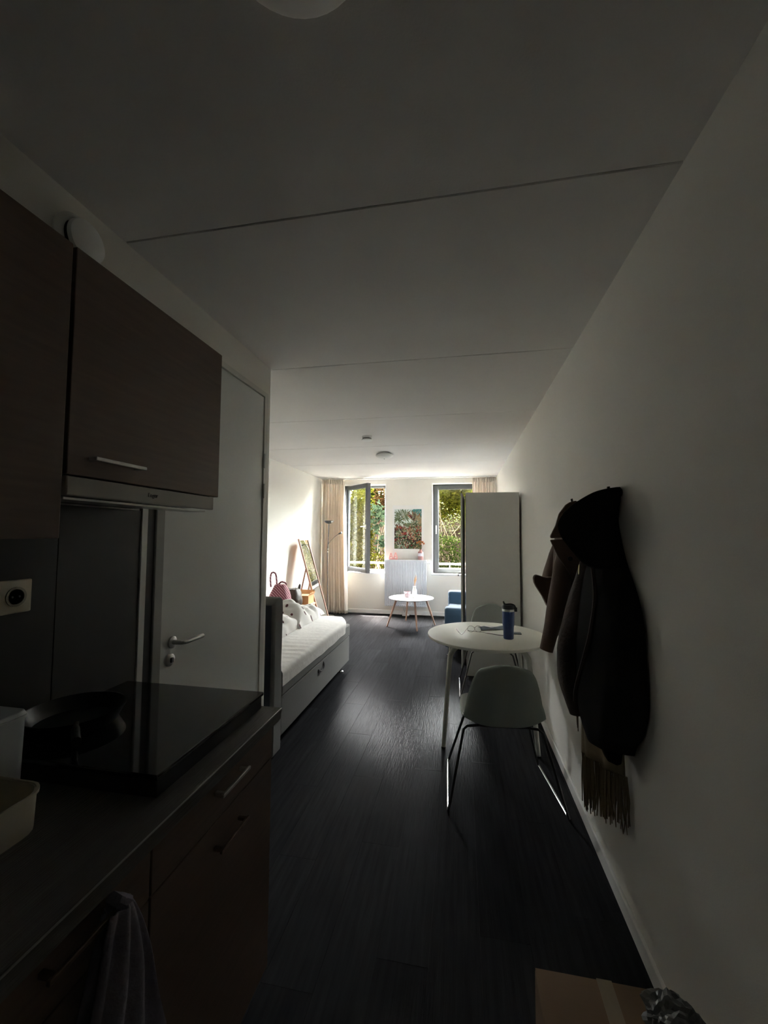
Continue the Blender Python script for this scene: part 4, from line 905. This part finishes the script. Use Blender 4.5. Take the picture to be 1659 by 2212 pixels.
flat_piece('hem_flap', [(.600, 1.77, .70), (.591, 1.765, .652), (.575, 1.765, .645), (.545, 1.77, .655), (.53, 1.78, .695), (.56, 1.78, .74)], .05, BLACKCLOTH, bj)
MB().tube(spline([(.517, 1.785, 1.385), (.512, 1.745, 1.278), (.490, 1.74, 1.137), (.468, 1.755, 1.031), (.450, 1.80, .907), (.452, 1.83, .84)], 5), .008, 6).build('zip_edge', JACKETBROWN, bj, smooth=True)
MB().tube([(.488, 1.86, 1.392), (.486, 1.86, 1.352)], .004, 8).build('zip_pull', mat('brass', (.55, .50, .30), .3, 1), bj, smooth=True)
# fringed scarf
sc_ = thing('scarf', (.56, 1.9, .30), 'beige scarf with a long fringe below the black jacket', 'scarf')
SA, SB = Vector((.605, 1.785, 0)), Vector((.515, 2.02, 0))
def scp(u): return SA.lerp(SB, u)
MB().grid(lambda u, v: (scp(u).x + .012 * math.sin(u * 14 + v), scp(u).y, .90 - .32 * v - .03 * u * v), 24, 10).build('scarf_cloth', SCARF, sc_, smooth=True, solid=.006)
b = MB(); R_ = random.Random(5)
for k in range(90):
    u = k / 89; q = scp(u); y = q.y + R_.uniform(-.004, .004); x = q.x + .012 * math.sin(u * 14 + 1) + R_.uniform(-.008, .008); z0 = .585 - .03 * u; z1 = .385 - .045 * u + R_.uniform(-.02, .035)
    b.tube([(x, y, z0), (x + R_.uniform(-.006, .006), y + R_.uniform(-.008, .008), (z0 + z1) / 2), (x + R_.uniform(-.008, .008), y + R_.uniform(-.010, .010), z1)], [.0036, .0034, .002], 5)
fr = b.build('fringe', SCARF, sc_, smooth=True); fr['kind'] = 'stuff'
b = MB()
for k in range(9): b.tube([(.492 + .002 * k, 1.95 + .010 * k, .78), (.492 + .002 * k, 1.95 + .010 * k + R_.uniform(-.006, .006), .67 + R_.uniform(-.01, .02))], [.003, .002], 5)
fr = b.build('short_fringe', SCARF, sc_, smooth=True); fr['kind'] = 'stuff'

# ------------------------------------------------------------------ box and plastic wrap by the right wall
cb = thing('cardboard_box', (.37, 1.06, 0), 'taped brown cardboard box on the floor at the lower right', 'box')
box('box_body', (.197, .55, .80, 1.284, 0, .298), CARD, cb, .004)
box('flap', (.198, .374, .802, 1.282, .2985, .302), CARD, cb, .001); box('flap', (.376, .549, .802, 1.282, .2985, .302), CARD, cb, .001)
box('packing_tape', (.357, .396, .80, 1.2845, .3022, .3028), TAPE, cb, 0)
box('packing_tape', (.205, .356, 1.11, 1.124, .3022, .3027), TAPE, cb, 0); box('packing_tape', (.203, .209, 1.0, 1.11, .3022, .3027), TAPE, cb, 0)
def crumple(name, c, r, m, label, seed, sq=(1, 1, .6)):
    import bmesh
    bm = bmesh.new(); bmesh.ops.create_icosphere(bm, subdivisions=4, radius=1)
    for v in bm.verts:
        p = v.co.normalized(); q = 1 + .35 * nz(p.x * 2 + seed, p.y * 2, p.z * 2) + .28 * abs(nz(p.x * 5 + seed, p.y * 5, p.z * 5)) + .15 * nz(p.x * 11, p.y * 11 + seed, p.z * 11)
        v.co = Vector((p.x * r * q * sq[0], p.y * r * q * sq[1], max(p.z, -.45) * r * q * sq[2]))
    zmin = min(v.co.z for v in bm.verts)
    for v in bm.verts: v.co.z -= zmin
    me = bpy.data.meshes.new(name); bm.to_mesh(me); bm.free(); me.materials.append(m)
    o = bpy.data.objects.new(name, me); COL.objects.link(o); o.location = c; tag(o, label, 'plastic wrap'); return o
crumple('plastic_wrap', (.505, 1.19, .3035), .055, mat('clear_crumpled_plastic', (.14, .145, .14), .3, trans=.3), 'crumpled clear plastic wrap on the cardboard box by the wall', 3.0, (1.1, 1.0, .6))

# ------------------------------------------------------------------ outside: bank, railing, shrubs
gr = MB(); gr.grid(lambda u, v: (-9 + 16 * u, WY2 + 10 * v, -.5 + 3.05 * (0 if v < .14 else min(1, (v - .14) / .30)) ** .8 + .10 * nz(u * 14, v * 14)), 60, 50)
g_ = gr.build('ground_outside', SOIL, smooth=True); tag(g_, 'dark planted earth bank outside the windows', 'ground', kind='structure')
fc = MB(); fc.box(-9, XL - .1, WY2 - .3, WY2, -.5, 11); fc.box(XR + .1, 7, WY2 - .3, WY2, -.5, 11); fc.box(XL - .1, XR + .1, WY2 - .3, WY2, ZC + .15, 11)
fc.box(-9, 7, YB - 1, WY2 - .3, ZC + .15, 11)
tag(fc.build('wall_facade', OUTWALL), 'upper storeys of the building above the flat', 'facade', kind='structure')
te = box('terrace', (-6, 4, WY2 + .005, 9.5, -.42, -.30), PAVING, None, .004, loc=(-1, 8.8, -.42)); tag(te, 'unseen terrace strip outside the windows, made pale to bounce sunlight in', 'terrace', kind='structure')  # out-of-view paving, kept pale to throw sunlight up at the ceiling
RY = 9.05
rl_ = thing('garden_railing', (-1, RY, -.4), 'white garden railing outside the windows', 'railing')
box('rail', (-6, 4, RY - .02, RY + .02, .87, .915), RAILWHITE, rl_, .006)
for x in (-4.9, -3.4, -1.82, -.25, 1.3, 2.9): box('post', (x - .012, x + .012, RY - .012, RY + .012, -.5, .87), RAILWHITE, rl_, .003)
LM = {'yellow': leaf_mat('sunlit_yellow_green_leaf', (.0048, .0072, .0008), (.030, .030, .0032)), 'green': leaf_mat('mid_green_leaf', (.002, .0045, .001), (.011, .016, .003)),
      'blue': leaf_mat('blue_green_fig_leaf', (.0045, .009, .0055), (.015, .023, .013), .35), 'brown': leaf_mat('dry_brown_leaf', (.005, .003, .0015), (.018, .010, .004), .3), 'pale': leaf_mat('pale_grey_green_leaf', (.010, .013, .006), (.032, .035, .018))}
def shrub(name, label, b6, n, size, m, seed, stems=5, cl=26, lob=False, base_z=.3, spread=.16, stem_r=(.008, .016)):
    """leafy shrub inside the box b6: stems from the ground plus clustered real leaves"""
    R = random.Random(seed); x0, x1, y0, y1, z0, z1 = b6
    t = thing(name, ((x0 + x1) / 2, (y0 + y1) / 2, base_z), label, 'shrub', 'shrubs outside the windows')
    cent = [Vector((R.uniform(x0, x1), R.uniform(y0, y1), R.uniform(z0, z1))) for _ in range(cl)]
    b = MB(); k = 0; guard = 0
    while k < n and guard < n * 6:
        guard += 1
        q = R.choice(cent); p = q + Vector((R.gauss(0, spread), R.gauss(0, spread), R.gauss(0, spread)))
        if not (x0 < p.x < x1 and y0 < p.y < y1 and p.z < z1 + .1): continue
        k += 1
        d = Vector((R.uniform(-1, 1), R.uniform(-1, 1), R.uniform(-.9, .5))).normalized(); a = d.cross(Vector((R.uniform(-1, 1), R.uniform(-1, 1), 1)).normalized())
        if a.length < .1: continue
        a.normalize(); L_ = size * R.uniform(.6, 1.3); wdt = L_ * R.uniform(.24, .36); nn = d.cross(a) * L_ * .08
        if lob:
            for e in (-.9, -.45, 0, .45, .9):
                dd_ = (d * math.cos(e) + a * math.sin(e)); aa = (a * math.cos(e) - d * math.sin(e)); l2 = L_ * (1 - .25 * abs(e)); w2 = L_ * .13
                b.add([p, p + dd_ * l2 * .5 + aa * w2, p + dd_ * l2 - nn, p + dd_ * l2 * .5 - aa * w2], [(0, 1, 2, 3)])
        else: b.add([p, p + d * L_ * .5 + a * wdt + nn, p + d * L_, p + d * L_ * .5 - a * wdt + nn], [(0, 1, 2, 3)])
    o = b.build('foliage', m, t); o['kind'] = 'stuff'
    for k in range(stems):
        q = R.choice(cent); xs_, ys_ = R.uniform(x0, x1), R.uniform(y0, y1)
        pts = spline([(xs_, ys_, base_z - .2), (xs_ + (q.x - xs_) * .3 + R.uniform(-.06, .06), ys_ + (q.y - ys_) * .3, base_z + (q.z - base_z) * .5), tuple(q)], 4); r0 = R.uniform(*stem_r)
        MB().tube(pts, [r0 * (1 - .7 * i / (len(pts) - 1)) for i in range(len(pts))], 6).build('stem', BARK, t, smooth=True)
    return t
Y_, G_, B_, D_, P_ = (LM[k] for k in ('yellow', 'green', 'blue', 'brown', 'pale'))
shrub('hedge_shrub', 'yellow green sunlit shrub seen through the glass of the open sash', (-2.92, -2.14, 9.75, 10.35, .7, 2.85), 8740, 0.068, Y_, 1, 9)
shrub('fig_bush', 'blue green lobed-leaf bush in the gap of the open window', (-2.10, -1.74, 9.50, 9.85, 1.30, 2.30), 195, 0.120, B_, 3, 4, cl=9, lob=True, spread=.09)
shrub('hedge_shrub', 'brownish dry shrub at the top of the open window gap', (-2.33, -1.72, 10.6, 11.1, 2.05, 2.90), 2470, 0.061, D_, 4, 9, spread=.13)
shrub('hedge_shrub', 'small yellow green shrub behind the railing in the open window gap', (-2.12, -1.72, 9.45, 9.75, .72, 1.16), 285, 0.061, Y_, 2, 5, cl=6, spread=.08, base_z=.1)
shrub('hedge_shrub', 'yellow green shrub hidden behind the poster wall and mirrored in the mirror', (-1.60, -.72, 9.75, 10.35, .7, 2.85), 8740, 0.068, Y_, 5, 6)
shrub('hedge_shrub', 'yellow green shrub filling the top of the closed window', (-.90, .35, 10.9, 11.6, 1.85, 2.92), 6840, 0.068, Y_, 6, 5, spread=.13)
shrub('hedge_shrub', 'green shrub low in the closed window behind the railing', (-.68, .10, 9.40, 9.72, .62, 1.42), 1900, 0.058, G_, 7, 6, cl=16, spread=.10, base_z=.1)
shrub('hedge_shrub', 'sparse pale shrub with slender pale stems in the closed window', (-.68, .05, 9.74, 9.88, 1.2, 2.2), 494, 0.061, P_, 8, 7, cl=10, spread=.10, stem_r=(.010, .02))
shrub('hedge_shrub', 'green shrub left of the open window, half behind the curtain', (-4.2, -2.96, 9.7, 10.4, .7, 2.85), 4940, 0.075, G_, 12, 5)
shrub('hedge_shrub', 'tall shaded green shrub on top of the bank, left', (-4.6, -1.40, 12.2, 13.0, 1.9, 3.65), 10000, .14, G_, 9, 9, cl=90, base_z=1.7)
shrub('hedge_shrub', 'tall shaded green shrub on top of the bank, right', (-1.36, 1.9, 12.2, 13.0, 1.9, 3.65), 10000, .14, G_, 13, 9, cl=90, base_z=1.7)
